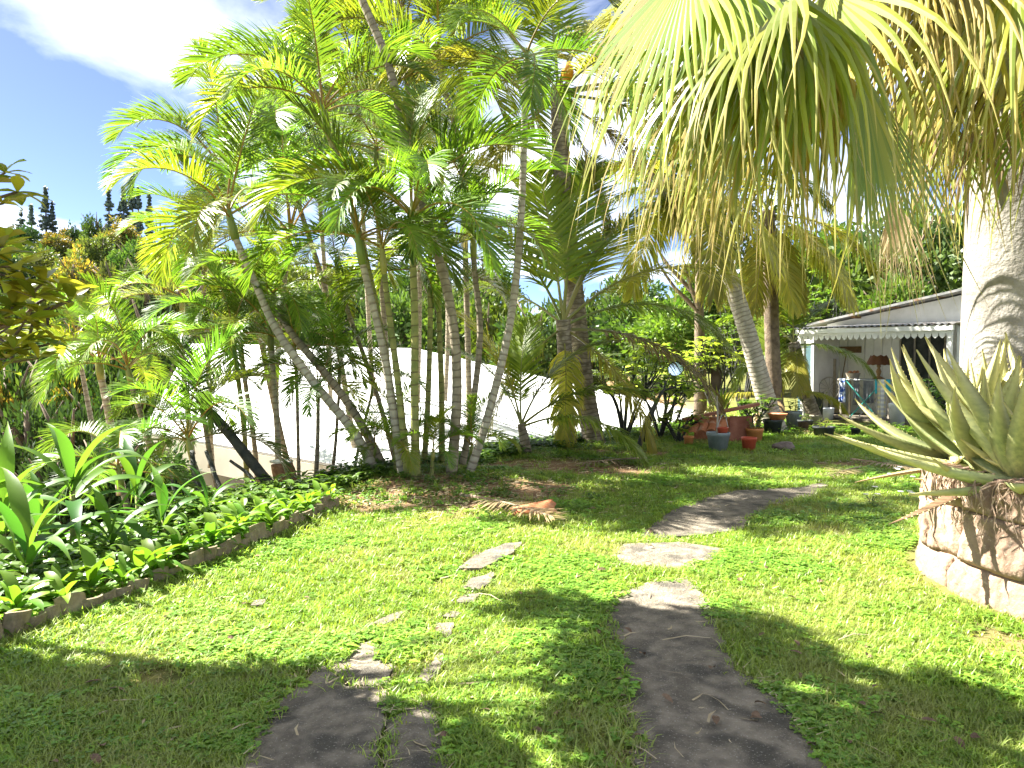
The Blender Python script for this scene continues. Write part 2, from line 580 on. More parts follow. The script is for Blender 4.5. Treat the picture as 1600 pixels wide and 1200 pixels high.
M['fibre'] = surf('palm_fibre', (0.12, 0.08, 0.045), (0.3, 0.2, 0.1), scale=20, bump=0.8)
M['ground'] = surf('ground', (0.07, 0.085, 0.022), (0.16, 0.15, 0.045), scale=2.3, rough=0.95, bump=0.5, bscale=18, spec=0.1, tintmix=(0.22, 0.135, 0.075))
M['slab'] = surf('path_concrete', (0.115, 0.097, 0.072), (0.23, 0.195, 0.145), scale=5.5, rough=0.95, bump=0.9, bscale=45, detail=10, speck=((0.32, 0.29, 0.24), 120, 0.63), ostain=((0.07, 0.062, 0.048), 4.2, 0.48, 0.62), lo=.4, hi=.6)
M['roof_white'] = surf('white_roof_paint', (0.72, 0.72, 0.72), (0.82, 0.82, 0.81), scale=1.2, rough=0.6, bump=0.05)
M['cream'] = surf('cream_render', (0.55, 0.49, 0.37), (0.68, 0.61, 0.48), scale=1.2, rough=0.8, bump=0.1)
M['white_wall'] = surf('white_render', (0.7, 0.69, 0.66), (0.8, 0.79, 0.76), scale=1.2, rough=0.8, bump=0.1)
M['planter'] = surf('weathered_cement', (0.2, 0.13, 0.09), (0.34, 0.235, 0.165), scale=3.2, rough=0.92, bump=0.8, bscale=24, ostain=((0.15, 0.1, 0.07), 5.5, 0.6, 0.74), speck=((0.4, 0.3, 0.22), 30, 0.62))
M['joint'] = surf('cement_joint', (0.09, 0.065, 0.05), (0.16, 0.12, 0.09), scale=9, bump=0.5)
M['earth'] = surf('earth', (0.06, 0.04, 0.028), (0.12, 0.08, 0.055), scale=8, bump=0.8)
M['edging'] = surf('edging_clay', (0.17, 0.13, 0.08), (0.32, 0.26, 0.17), scale=9, bump=0.4, ostain=((0.1, 0.12, 0.05), 6, 0.5, 0.66))
M['terracotta'] = surf('terracotta', (0.36, 0.13, 0.055), (0.5, 0.2, 0.09), scale=7, bump=0.2, ostain=((0.55, 0.36, 0.24), 5, 0.58, 0.75))
M['orange_clay'] = surf('orange_plastic', (0.5, 0.19, 0.06), (0.58, 0.25, 0.09), scale=4, bump=0.05, rough=0.5)
M['red_plastic'] = surf('red_plastic', (0.42, 0.07, 0.035), (0.5, 0.1, 0.05), scale=4, bump=0.03, rough=0.45)
M['grey_plastic'] = surf('grey_blue_plastic', (0.16, 0.19, 0.19), (0.25, 0.28, 0.28), scale=5, bump=0.1, rough=0.55)
M['black_plastic'] = surf('black_plastic', (0.02, 0.024, 0.024), (0.045, 0.05, 0.048), scale=6, bump=0.05, rough=0.5)
M['white_plastic'] = surf('white_plastic', (0.55, 0.56, 0.58), (0.68, 0.69, 0.7), scale=5, bump=0.02, rough=0.45)
M['rust_board'] = surf('red_oxide_board', (0.24, 0.085, 0.05), (0.36, 0.15, 0.095), scale=5, bump=0.2)
M['wood_grey'] = surf('grey_wood', (0.28, 0.24, 0.18), (0.42, 0.37, 0.29), scale=7, bump=0.3)
M['wood_brown'] = surf('brown_wood', (0.11, 0.06, 0.025), (0.2, 0.12, 0.055), scale=7, bump=0.3)
M['white_paint'] = surf('white_paint', (0.6, 0.59, 0.55), (0.72, 0.71, 0.67), scale=3, bump=0.08)
M['teal_paint'] = surf('teal_door_paint', (0.05, 0.10, 0.115), (0.08, 0.145, 0.16), scale=3, bump=0.08, rough=0.6)
M['green_steel'] = surf('green_steel', (0.05, 0.3, 0.25), (0.07, 0.36, 0.3), bump=0, rough=0.4)
M['steel'] = surf('grey_steel', (0.35, 0.36, 0.36), (0.5, 0.51, 0.51), bump=0.03, rough=0.45, metal=0.5)
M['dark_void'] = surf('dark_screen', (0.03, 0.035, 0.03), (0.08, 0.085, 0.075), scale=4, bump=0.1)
M['sheet_roof'] = surf('weathered_sheet_roof', (0.11, 0.11, 0.105), (0.27, 0.27, 0.26), scale=2.5, rough=0.75, bump=0.2, ostain=((0.16, 0.09, 0.05), 2.5, 0.55, 0.7))
M['shade'] = leafmat('lamp_shade_fabric', (0.17, 0.07, 0.03), (0.2, 0.085, 0.035), trans=0.25, objvar=0.0)
M['gilt'] = surf('gilt_wood', (0.22, 0.12, 0.04), (0.34, 0.2, 0.08), scale=20, bump=0.2, rough=0.5)
M['stone'] = surf('brown_stone', (0.1, 0.075, 0.06), (0.22, 0.17, 0.14), scale=6, bump=0.8)
M['petal'] = leafmat('white_petal', (0.62, 0.55, 0.6), (0.75, 0.72, 0.74), trans=0.3, objvar=0.1)
M['root'] = surf('dry_root', (0.22, 0.14, 0.09), (0.42, 0.31, 0.22), scale=20, bump=0.3)
M['coconut'] = surf('orange_coconut', (0.55, 0.2, 0.02), (0.62, 0.27, 0.03), bump=0.05, rough=0.5)
M['husk'] = surf('brown_husk', (0.1, 0.06, 0.035), (0.2, 0.13, 0.08), scale=18, bump=0.6)
M['towel_blue'] = surf('blue_cloth', (0.02, 0.06, 0.26), (0.55, 0.6, 0.7), scale=9, bump=0.1, lo=0.45, hi=0.55)
M['towel_turq'] = surf('turquoise_cloth', (0.02, 0.3, 0.4), (0.04, 0.4, 0.5), scale=9, bump=0.1)
M['towel_grey'] = surf('grey_cloth', (0.1, 0.11, 0.12), (0.22, 0.22, 0.23), scale=9, bump=0.1)


def checkmat(name, c1, c2, c3, s):
    m, t, o = newmat(name)
    L = t.links.new
    tcn = N(t, 'ShaderNodeTexCoord')
    mpn = N(t, 'ShaderNodeMapping')
    mpn.inputs['Scale'].default_value = (s, s, s)
    L(tcn.outputs['Object'], mpn.inputs[0])
    sp = N(t, 'ShaderNodeSeparateXYZ')
    L(mpn.outputs[0], sp.inputs[0])
    cols = []
    for ax in ('X', 'Z'):
        f = N(t, 'ShaderNodeMath', operation='FRACT')
        L(sp.outputs[ax], f.inputs[0])
        g = N(t, 'ShaderNodeMath', operation='GREATER_THAN')
        g.inputs[1].default_value = 0.5
        L(f.outputs[0], g.inputs[0])
        cols.append(g.outputs[0])
    a = N(t, 'ShaderNodeMixRGB'); a.inputs['Color1'].default_value = (*c1, 1); a.inputs['Color2'].default_value = (*c2, 1)
    L(cols[0], a.inputs['Fac'])
    h = N(t, 'ShaderNodeMath', operation='MULTIPLY'); h.inputs[1].default_value = 0.6
    L(cols[1], h.inputs[0])
    b2 = N(t, 'ShaderNodeMixRGB'); b2.inputs['Color2'].default_value = (*c3, 1)
    L(h.outputs[0], b2.inputs['Fac']); L(a.outputs[0], b2.inputs['Color1'])
    b = N(t, 'ShaderNodeBsdfPrincipled'); b.inputs['Roughness'].default_value = 0.9
    L(b2.outputs[0], b.inputs['Base Color']); L(b.outputs[0], o.inputs['Surface'])
    return m


M['towel_check'] = checkmat('checked_cloth', (0.75, 0.73, 0.66), (0.62, 0.55, 0.3), (0.35, 0.37, 0.45), 9)


def mirrormat():
    m, t, o = newmat('mirror_glass')
    b = N(t, 'ShaderNodeBsdfPrincipled')
    b.inputs['Base Color'].default_value = (0.55, 0.72, 0.9, 1)
    b.inputs['Metallic'].default_value = 1
    b.inputs['Roughness'].default_value = 0.05
    t.links.new(b.outputs[0], o.inputs['Surface'])
    return m


M['mirror'] = mirrormat()
M['net_white'] = surf('white_net', (0.16, 0.15, 0.13), (0.24, 0.23, 0.2), bump=0)

# ================================================================ SETTING
def make_ground():
    def axis(lo, hi, n, c, k):
        a, b = math.asinh((lo - c) / k), math.asinh((hi - c) / k)
        return [c + k * math.sinh(a + (b - a) * i / (n - 1)) for i in range(n)]
    xs = axis(-420, 420, 190, 0.5, 9)
    ys = axis(-40, 700, 230, 8, 9)
    mb = MB()
    vs, ti = [], []
    for y in ys:
        for x in xs:
            vs.append((x, y, gz(x, y)))
            s = edge_dist(x, y) if y < 60 else 9
            ti.append(max(soil(x, y) if abs(x) < 20 and y < 25 else 0, 0.85 * sstep(-0.05, 0.25, s) if y < 60 and s < 12 else 0))
    nx = len(xs)
    fs = [(j * nx + i, j * nx + i + 1, (j + 1) * nx + i + 1, (j + 1) * nx + i) for j in range(len(ys) - 1) for i in range(nx - 1)]
    mb.add(vs, fs)
    mb.t = ti
    o = mb.build('ground', M['ground'], smooth=True)
    tag(o, 'grassy ground falling away to a wooded valley and hills', None, None, 'structure')
    return o


make_ground()

PLC = V((4.75, 5.25, 0))      # the round planter
PLR = 1.72

SLABS = [
    [(1015, 912), (1075, 908), (1100, 930), (1112, 960), (1135, 1010), (1150, 1050), (1180, 1065), (1195, 1085), (1230, 1110), (1290, 1175), (1330, 1260), (1000, 1260), (985, 1160), (970, 1090), (962, 1020), (945, 965), (960, 935)],
    [(952, 872), (975, 852), (1060, 849), (1138, 860), (1112, 878), (1062, 891), (988, 886)],
    [(1000, 838), (1050, 800), (1100, 780), (1150, 768), (1250, 762), (1300, 752), (1275, 775), (1205, 790), (1168, 815), (1162, 828), (1100, 838), (1030, 843)],
    [(360, 1260), (390, 1175), (435, 1100), (505, 1042), (540, 1078), (606, 1082), (600, 1120), (590, 1175), (605, 1260)],
    [(508, 1040), (545, 1014), (582, 1004), (612, 1008), (597, 1028), (617, 1046), (610, 1076), (545, 1074)],
    [(606, 1130), (640, 1108), (676, 1098), (690, 1150), (700, 1260), (612, 1260), (600, 1180)],
    [(716, 893), (742, 872), (790, 853), (818, 851), (795, 872), (752, 893)],
    [(722, 925), (735, 908), (772, 898), (765, 915), (748, 926)],
    [(710, 946), (722, 934), (748, 931), (742, 944)],
    [(583, 979), (602, 968), (632, 959), (622, 972), (600, 981)],
    [(680, 992), (684, 979), (710, 978), (706, 996), (698, 1003)],
    [(690, 968), (706, 960), (722, 962), (712, 970)],
    [(650, 1072), (668, 1045), (690, 1022), (694, 1030), (684, 1055), (664, 1076)],
    [(388, 951), (398, 943), (415, 941), (410, 950)],
]
SLABS_W = []


def make_path():
    root = empty('path', G(1050, 1000))
    tag(root, 'broken path of dark weathered concrete slabs set in the grass', None, None, 'structure')
    for k, poly in enumerate(SLABS):
        pts = [G(px, py) for px, py in poly]
        SLABS_W.append(np.array([(p.x, p.y) for p in pts]))
        fine = []
        m = len(pts)
        for i in range(m):
            a, b = pts[i], pts[(i + 1) % m]
            n = max(1, int((b - a).length / 0.05))
            nn = V((-(b - a).y, (b - a).x, 0)).normalized()
            for j in range(n):
                p = a + (b - a) * (j / n)
                p = p + nn * (0.022 * noise.noise(V((p.x * 9, p.y * 9, k))) + random.uniform(-0.006, 0.006))
                fine.append(p)
        c = sum(fine, V()) / len(fine)
        mb = MB()
        n = len(fine)
        top = 0.014 + (0.004 if k in (3, 6) else 0) + (0.008 if k > 5 else 0)
        vs = [V((p.x - c.x, p.y - c.y, top)) for p in fine] + [V((c.x + (p.x - c.x) * 1.0 - c.x, p.y - c.y, -0.05)) for p in fine]
        tilt = random.uniform(-0.004, 0.004)
        for v_ in vs[:n]:
            v_.z += tilt * v_.x
        fs = [tuple(range(n)) if (sum((fine[i].x * fine[(i + 1) % n].y - fine[(i + 1) % n].x * fine[i].y) for i in range(n)) > 0) else tuple(range(n - 1, -1, -1))]
        fs += [(i, i + n, (i + 1) % n + n, (i + 1) % n) for i in range(n)]
        mb.add(vs, fs)
        o = mb.build('slab', M['slab'], root)
        o.location = V((c.x, c.y, 0)) - root.location
    return root


make_path()


def inpoly(poly, x, y):
    inside = np.zeros(len(x), bool)
    n = len(poly)
    for i in range(n):
        x0, y0 = poly[i]
        x1, y1 = poly[(i + 1) % n]
        c = ((y0 > y) != (y1 > y)) & (x < (x1 - x0) * (y - y0) / (y1 - y0 + 1e-12) + x0)
        inside ^= c
    return inside


# ---------------------------------------------------------------- scattered stuff
def scatter(name, label, cat, pts, rots, scls, idx, sources):
    me = bpy.data.meshes.new(name)
    me.vertices.add(len(pts))
    me.vertices.foreach_set('co', np.asarray(pts, np.float32).ravel())
    for nm, typ, key, dat in (('rot', 'FLOAT_VECTOR', 'vector', rots), ('scl', 'FLOAT', 'value', scls), ('idx', 'INT', 'value', idx)):
        a = me.attributes.new(nm, typ, 'POINT')
        a.data.foreach_set(key, np.asarray(dat, np.int32 if typ == 'INT' else np.float32).ravel())
    me.update()
    o = bpy.data.objects.new(name, me)
    COL.objects.link(o)
    src = bpy.data.collections.new(name + '_sources')
    for i, (smesh) in enumerate(sources):
        so = bpy.data.objects.new('%s_source_%02d' % (name, i), smesh)
        src.objects.link(so)
    ng = bpy.data.node_groups.new(name + '_nodes', 'GeometryNodeTree')
    ng.interface.new_socket('Geometry', in_out='INPUT', socket_type='NodeSocketGeometry')
    ng.interface.new_socket('Geometry', in_out='OUTPUT', socket_type='NodeSocketGeometry')
    gi, go = ng.nodes.new('NodeGroupInput'), ng.nodes.new('NodeGroupOutput')
    ci = ng.nodes.new('GeometryNodeCollectionInfo')
    ci.inputs['Collection'].default_value = src
    ci.inputs['Separate Children'].default_value = True
    ci.inputs['Reset Children'].default_value = True
    ip = ng.nodes.new('GeometryNodeInstanceOnPoints')
    ip.inputs['Pick Instance'].default_value = True

    def attr(nm, typ):
        n = ng.nodes.new('GeometryNodeInputNamedAttribute')
        n.data_type = typ
        n.inputs['Name'].default_value = nm
        return n.outputs['Attribute']
    L = ng.links.new
    L(gi.outputs[0], ip.inputs['Points'])
    L(ci.outputs[0], ip.inputs['Instance'])
    L(attr('idx', 'INT'), ip.inputs['Instance Index'])
    L(attr('rot', 'FLOAT_VECTOR'), ip.inputs['Rotation'])
    L(attr('scl', 'FLOAT'), ip.inputs['Scale'])
    L(ip.outputs[0], go.inputs[0])
    md = o.modifiers.new('scatter', 'NODES')
    md.node_group = ng
    tag(o, label, cat, None, 'stuff')
    return o


def tuft(nb, rad, h, w, mat, lean=0.7, seed=0):
    random.seed(900 + seed)
    mb = MB()
    for _ in range(nb):
        a = random.uniform(0, 2 * PI)
        r = rad * random.random() ** 0.6
        o = V((math.cos(a) * r, math.sin(a) * r, -0.004))
        b = random.uniform(0, 2 * PI)
        ln = random.uniform(0.15, lean)
        d = V((math.cos(b) * ln, math.sin(b) * ln, 1)).normalized()
        H = h * random.uniform(0.55, 1.25)
        W = w * random.uniform(0.7, 1.3)
        sd_ = V((-math.sin(b), math.cos(b), 0))
        if random.random() < 0.4:
            sd_ = V((random.uniform(-1, 1), random.uniform(-1, 1), 0.2)).normalized()
        m1 = o + d * H * 0.55
        tip = o + d * H + V((math.cos(b), math.sin(b), -0.5)) * H * random.uniform(0.1, 0.5)
        mb.add([o - sd_ * W / 2, o + sd_ * W / 2, m1 + sd_ * W * 0.45, m1 - sd_ * W * 0.45, tip], [(0, 1, 2, 3), (3, 2, 4)], random.random(), [0, 0, 0.55, 0.55, 1])
    return mb.mesh('tuft', mat)


def cloverpatch(nb, rad, h, s, mat, seed=0):
    random.seed(700 + seed)
    mb = MB()
    for _ in range(nb):
        a = random.uniform(0, 2 * PI)
        r = rad * random.random() ** 0.6
        c = V((math.cos(a) * r, math.sin(a) * r, h * random.uniform(0.4, 1.1)))
        t0 = random.uniform(0, 6)
        tn = random.random()
        for k in range(3):
            b = t0 + k * 2.1
            mb.leaf(c, V((math.cos(b), math.sin(b), random.uniform(-0.1, 0.4))), V((0, 0, 1)), s * random.uniform(0.8, 1.2), s * 0.95, arch=0.3, nseg=2, fold=0.15, tint=tn)
    return mb.mesh('clover', mat)


def make_lawn():
    N0 = 170000
    # density falls with distance: sample depth with pdf ~ d^0.25
    d = 2.55 * (26.0 / 2.55) ** rng.random(N0)
    keep = rng.random(N0) < np.clip((d / 11.0) ** 0.55, 0, 1)
    d = d[keep]
    u = rng.uniform(-0.74, 0.74, len(d))
    x, y = u * d, d
    ok = np.ones(len(x), bool)
    for k, poly in enumerate(SLABS_W):
        sg = 0.024 if k < 6 else 0.012
        j = rng.normal(0, sg, len(x)), rng.normal(0, sg, len(x))
        pc = poly.mean(0)
        ok &= ~inpoly(pc + (poly - pc) * (1.0 if k < 6 else 1.22), x + j[0], y + j[1])
    ok &= np.hypot(x - PLC.x, y - PLC.y) > PLR + 0.12
    x, y = x[ok], y[ok]
    P_, R_, S_, I_ = [], [], [], []
    for a, b in zip(x, y):
        e = edge_dist(a, b)
        if e > (-0.08 if b < 9.5 else 0.4):
            continue
        if a > 7.0 and b > 18.6 - (a - 7) * 0.9:
            continue
        so = soil(a, b)
        if random.random() < so * 0.93:
            continue
        pn = noise.noise(V((a * 0.9, b * 0.9, 5)))
        cl = noise.noise(V((a * 1.3, b * 1.3, 15)))
        far = b > 8
        r = random.random()
        if r < 0.04 + 0.6 * sstep(0.05, 0.5, cl):
            i = random.choice((6, 7))
        elif pn > 0.2 and r < 0.4 or r < 0.09 + so * 0.5:
            i = 5
        else:
            i = random.choice((0, 1, 2, 3, 4))
        sc = random.uniform(0.75, 1.2) * (1 + 0.55 * sstep(5, 14, b)) * (1.0 + 0.35 * pn)
        if e > -0.5 and b < 9.5:
            sc *= 1.35
        P_.append((a, b, gz(a, b) + 0.002))
        R_.append((random.uniform(-0.15, 0.15), random.uniform(-0.15, 0.15), random.uniform(0, 6.28)))
        S_.append(sc)
        I_.append(i)
    src = [tuft(16, 0.055, 0.036, 0.0055, M['grass_a'], 1.5, 1), tuft(15, 0.06, 0.042, 0.006, M['grass_a'], 1.3, 2), tuft(18, 0.06, 0.03, 0.006, M['grass_a'], 1.8, 3),
           tuft(13, 0.055, 0.065, 0.0055, M['grass_a'], 1.2, 4), tuft(15, 0.06, 0.038, 0.007, M['grass_a'], 1.7, 5), tuft(9, 0.06, 0.034, 0.004, M['grass_dry'], 2.0, 6),
           cloverpatch(11, 0.06, 0.03, 0.017, M['clover'], 1), cloverpatch(13, 0.065, 0.026, 0.02, M['clover'], 2)]
    print('lawn tufts', len(P_))
    scatter('grass', 'short yellow-green grass and clover covering the lawn', 'grass', P_, R_, S_, I_, src)


make_lawn()


def make_cover():
    """creeping leafy plants on the bank and litter on bare earth"""
    P_, R_, S_, I_ = [], [], [], []
    random.seed(11)
    def put(x, y, i, s):
        P_.append((x, y, gz(x, y)))
        R_.append((random.uniform(-0.2, 0.2), random.uniform(-0.2, 0.2), random.uniform(0, 6.28)))
        S_.append(s * random.uniform(0.7, 1.3))
        I_.append(i)
    # along the lawn's back edge
    for _ in range(5200):
        t = random.random()
        k = random.uniform(3, 7.9)
        i = int(k)
        a, b = EDGE[i], EDGE[min(i + 1, len(EDGE) - 1)]
        f = k - i
        x, y = a[0] + (b[0] - a[0]) * f, a[1] + (b[1] - a[1]) * f
        off = random.gauss(0.0, 0.32)
        x += off * 0.85; y -= off * 0.5
        if y > 21: continue
        if noise.noise(V((x * 1.1, y * 1.1, 2))) < -0.2 - 0.25 * (off < 0): continue
        if y < 11.2 and (off > 0.05 or random.random() < .5): continue
        put(x, y, random.choice((0, 0, 1, 2)), 1.0)
    # bed under the left border plants and slope
    for _ in range(1900):
        y = random.uniform(3.2, 10.6)
        s = random.uniform(0.05, 2.6)
        x = -3.05 + (y - 4.2) * 0.204 - s
        put(x, y, random.choice((0, 1, 2)), 1.2)
    # weeds on mound
    for _ in range(230):
        x, y = random.gauss(-1.0, 0.9), random.gauss(9.1, 0.6)
        if edge_dist(x, y) > 0: continue
        put(x, y, random.choice((0, 2, 3)), 0.8)
    # far vegetation round the pots and shack
    for _ in range(1500):
        x, y = random.uniform(3.0, 8.6), random.uniform(14.2, 19.8)
        if y < 15 + noise.noise(V((x, y, 1))) * 2 or (x > 6.2 and y > 17): continue
        if noise.noise(V((x * 0.9, y * 0.9, 7))) < 0.05: continue
        put(x, y, random.choice((0, 1, 2, 3)), 1.1)
    def leafy(n, rad, h, ll, lw, mat, seed):
        random.seed(seed)
        mb = MB()
        for _ in range(n):
            a = random.uniform(0, 2 * PI)
            r = rad * random.random() ** 0.6
            c = V((math.cos(a) * r, math.sin(a) * r, h * random.uniform(0.15, 1)))
            b = random.uniform(0, 2 * PI)
            mb.leaf(c, V((math.cos(b), math.sin(b), random.uniform(-0.2, 0.7))), V((0, 0, 1)), ll * random.uniform(0.6, 1.3), lw * random.uniform(0.7, 1.2), arch=0.7, nseg=3, fold=0.25, tint=random.random())
        return mb.mesh('leafy', mat)
    src = [leafy(13, 0.09, 0.09, 0.065, 0.045, M['cover'], 1), leafy(11, 0.11, 0.13, 0.09, 0.055, M['cover'], 2), leafy(16, 0.08, 0.06, 0.05, 0.035, M['cover'], 3), tuft(16, 0.06, 0.13, 0.008, M['grass_a'], 0.9, 9)]
    scatter('groundcover', 'low creeping leafy groundcover along the bank edges', 'groundcover', P_, R_, S_, I_, src)


make_cover()


def make_litter():
    mb = MB()
    random.seed(21)
    for _ in range(4200):
        r = random.random()
        if r < 0.45:
            x, y = random.gauss(-0.7, 1.0), random.gauss(8.6, 0.7)
        elif r < 0.75:
            x, y = random.gauss(1.2, 1.2), random.gauss(11.2, 0.8)
        elif r < 0.85:
            x, y = random.gauss(5.2, 0.8), random.gauss(11.6, 0.4)
        else:
            y = random.uniform(2.9, 12)
            x = random.uniform(-0.6, 0.6) * y
        if edge_dist(x, y) > -0.05 or (V((x, y, 0)) - PLC).length < PLR + .1: continue
        a = random.uniform(0, PI)
        L = random.uniform(0.03, 0.14) * (1.6 if random.random() < 0.1 else 1)
        w = random.uniform(0.002, 0.006)
        z = gz(x, y) + random.uniform(0.015, 0.035)
        d = V((math.cos(a), math.sin(a), random.uniform(-0.12, 0.12)))
        sd_ = V((-math.sin(a), math.cos(a), 0.3))
        p = V((x, y, z))
        q = p + d * L * 0.5 + sd_ * random.uniform(-.15, .15) * L
        e = p + d * L
        mb.add([p - sd_ * w, p + sd_ * w, q + sd_ * w, q - sd_ * w, e], [(0, 1, 2, 3), (3, 2, 4)], random.random())
    for _ in range(150):
        y = 2.9 * (14 / 2.9) ** random.random()
        x = random.uniform(-0.62, 0.62) * y
        if edge_dist(x, y) > -0.05 or (V((x, y, 0)) - PLC).length < PLR + .1: continue
        a = random.uniform(0, 6.28)
        mb.leaf(V((x, y, gz(x, y) + .035)), V((math.cos(a), math.sin(a), .1)), V((random.uniform(-.4, .4), random.uniform(-.4, .4), 1)), random.uniform(.04, .085), random.uniform(.02, .04), arch=random.uniform(.3, 1.4), nseg=4, fold=.4, tint=random.random(), mi=1)
    # straw fringe on slab ends
    for k, cnt in ((0, 130), (1, 60), (3, 70), (2, 50), (5, 40)):
        poly = SLABS_W[k]
        for _ in range(cnt):
            i = random.randrange(len(poly))
            f = random.random()
            p2 = poly[i] * (1 - f) + poly[(i + 1) % len(poly)] * f
            if p2[1] < 2.7: continue
            a = random.uniform(0, PI)
            L = random.uniform(0.04, 0.12)
            w = 0.0022
            p = V((p2[0] + random.gauss(0, .02), p2[1] + random.gauss(0, .02), 0.022 + random.uniform(0, .015)))
            d = V((math.cos(a), math.sin(a), random.uniform(-0.1, 0.1)))
            sd_ = V((-math.sin(a), math.cos(a), 0.2))
            mb.add([p - sd_ * w, p + sd_ * w, p + d * L], [(0, 1, 2)], random.random())
    o = mb.build('dry_litter', [M['straw'], M['husk']])
    tag(o, 'scattered dry straw and leaf litter on earth and lawn', 'litter', None, 'stuff')


make_litter()

# ---------------------------------------------------------------- the house below the bank
def make_white_house():
    A, B = V((-10.5, 25.0, 2.05)), V((-2.75, 22.0, 1.85))
    E1, E2, H = V((-8.0, 16.6, 0.0)), V((-1.15, 11.9, -0.35)), V((5.2, 20.5, 0.1))
    K = V((-1.0, 30.0, -0.3))
    J = V((-13.0, 31.0, 0.0))
    root = empty('house', (-3.5, 19, -4.6))
    tag(root, 'house with a large sunlit white hipped roof below the lawn', 'house')
    o0 = root.location

    def facet(a, b, c, d=None, nstrip=6):
        # a-b upper edge, d-c lower edge; sheets side by side with raised standing seams
        for i in range(nstrip):
            f0, f1 = i / nstrip, (i + 1) / nstrip
            p0, p1 = a.lerp(b, f0), a.lerp(b, f1)
            q0, q1 = (d or c).lerp(c, f0), (d or c).lerp(c, f1)
            if d is None:      # triangle: apex a=b
                p0 = p1 = a
                q0, q1 = b.lerp(c, f0), b.lerp(c, f1)
            nrm = (q1 - q0).cross(p0 - q0).normalized()
            if nrm.z < 0: nrm = -nrm
            up = nrm * 0.05
            mb = MB()
            g = (q1 - q0).normalized() * 0.012
            if d is None:
                vs = [q0 + g, q1 - g, p0, q0 + g - up, q1 - g - up, p0 - up]
                fs = [(0, 1, 2), (5, 4, 3), (0, 3, 4, 1), (1, 4, 5, 2), (2, 5, 3, 0)]
            else:
                vs = [q0 + g, q1 - g, p1 - g, p0 + g]
                vs += [v_ - up for v_ in vs]
                fs = [(0, 1, 2, 3), (7, 6, 5, 4), (0, 4, 5, 1), (1, 5, 6, 2), (2, 6, 7, 3), (3, 7, 4, 0)]
            mb.add([v_ - o0 for v_ in vs], fs)
            mb.build('roof_sheet', M['roof_white'], root)
    facet(A, B, E2, E1, 7)
    facet(B, E2, H, None, 6)
    facet(B, H, K, None, 4)
    facet(B, A, J, K, 4)
    # fascia along the near eave and cream walls
    def board(p, q, h, th, mat, name, dz=0.0):
        mb = MB()
        d = (q - p)
        nrm = V((d.y, -d.x, 0)).normalized() * th
        vs = [p + V((0, 0, dz)), q + V((0, 0, dz)), q + V((0, 0, dz - h)), p + V((0, 0, dz - h))]
        vs += [v_ - nrm for v_ in vs]
        mb.add([v_ - o0 for v_ in vs], [(0, 1, 2, 3), (7, 6, 5, 4), (0, 4, 5, 1), (1, 5, 6, 2), (2, 6, 7, 3), (3, 7, 4, 0)])
        return mb.build(name, mat, root)
    board(E1, E2, 0.55, 0.05, M['cream'], 'fascia', -0.06)
    board(E2, H, 0.25, 0.05, M['cream'], 'fascia', -0.06)
    inn = V((0.35, 0.5, 0))
    board(E1 + inn, E2 + inn, 5.0, 0.2, M['white_wall'], 'wall', -0.3)
    # a lower lean-to roof and a white terrace wall in front of it
    mb = MB()
    a, b = V((-5.6, 13.6, -0.75)), V((-2.35, 11.3, -0.8))
    c, d = V((-3.2, 10.4, -1.45)), V((-6.6, 12.6, -1.4))
    vs = [a, b, c, d] + [v_ - V((0, 0, 0.06)) for v_ in (a, b, c, d)]
    mb.add([v_ - o0 for v_ in vs], [(3, 2, 1, 0), (4, 5, 6, 7), (0, 1, 5, 4), (1, 2, 6, 5), (2, 3, 7, 6), (3, 0, 4, 7)])
    mb.build('lean_to_roof', M['cream'], root)
    board(V((-7.4, 12.4, -1.3)), V((-2.5, 9.95, -1.15)), 3.4, 0.2, M['white_wall'], 'terrace_wall')
    return root


make_white_house()


# ---------------------------------------------------------------- broadleaf and pine generators
def leafcloud(nclump, per, ls, rx, rz, seed, blossom=0.0, flat=0.0, hollow=0.55):
    """crown of leaf clumps in an ellipsoid centred on the origin"""
    random.seed(seed)
    mb = MB()
    for _ in range(nclump):
        while True:
            p = V((random.uniform(-1, 1), random.uniform(-1, 1), random.uniform(-0.75, 1)))
            if hollow < p.length < 1.0: break
        wob = 0.78 + 0.4 * noise.noise(p * 2.2 + V((seed, 0, 0)))
        c = V((p.x * rx * wob, p.y * rx * wob, p.z * rz * wob))
        tn = random.uniform(0.0, 1.0)
        cr_ = 0.2 * rx * random.uniform(0.6, 1.3)
        isb = blossom > 0 and p.z > 0.1 and random.random() < blossom
        for _ in range(per):
            q = V((random.gauss(0, 0.5), random.gauss(0, 0.5), random.gauss(0, 0.35))) * cr_
            d = (q + V((random.uniform(-.5, .5), random.uniform(-.5, .5), random.uniform(-.35, .25))) * cr_ + p * 0.12 * rx).normalized()
            s_ = V((random.uniform(-1, 1), random.uniform(-1, 1), random.uniform(-0.4, 0.4))).normalized()
            L = ls * random.uniform(0.6, 1.4)
            W = L * 0.42
            o = c + q
            sd_ = d.cross(s_)
            sd_ = sd_.normalized() if sd_.length > 1e-3 else V((1, 0, 0))
            mb.add([o, o + d * L * 0.5 + sd_ * W * 0.5, o + d * L, o + d * L * 0.5 - sd_ * W * 0.5], [(0, 1, 2, 3)], min(1, max(0, tn + random.uniform(-.3, .3))), None, 1 if isb and random.random() < 0.7 else 0)
    return mb


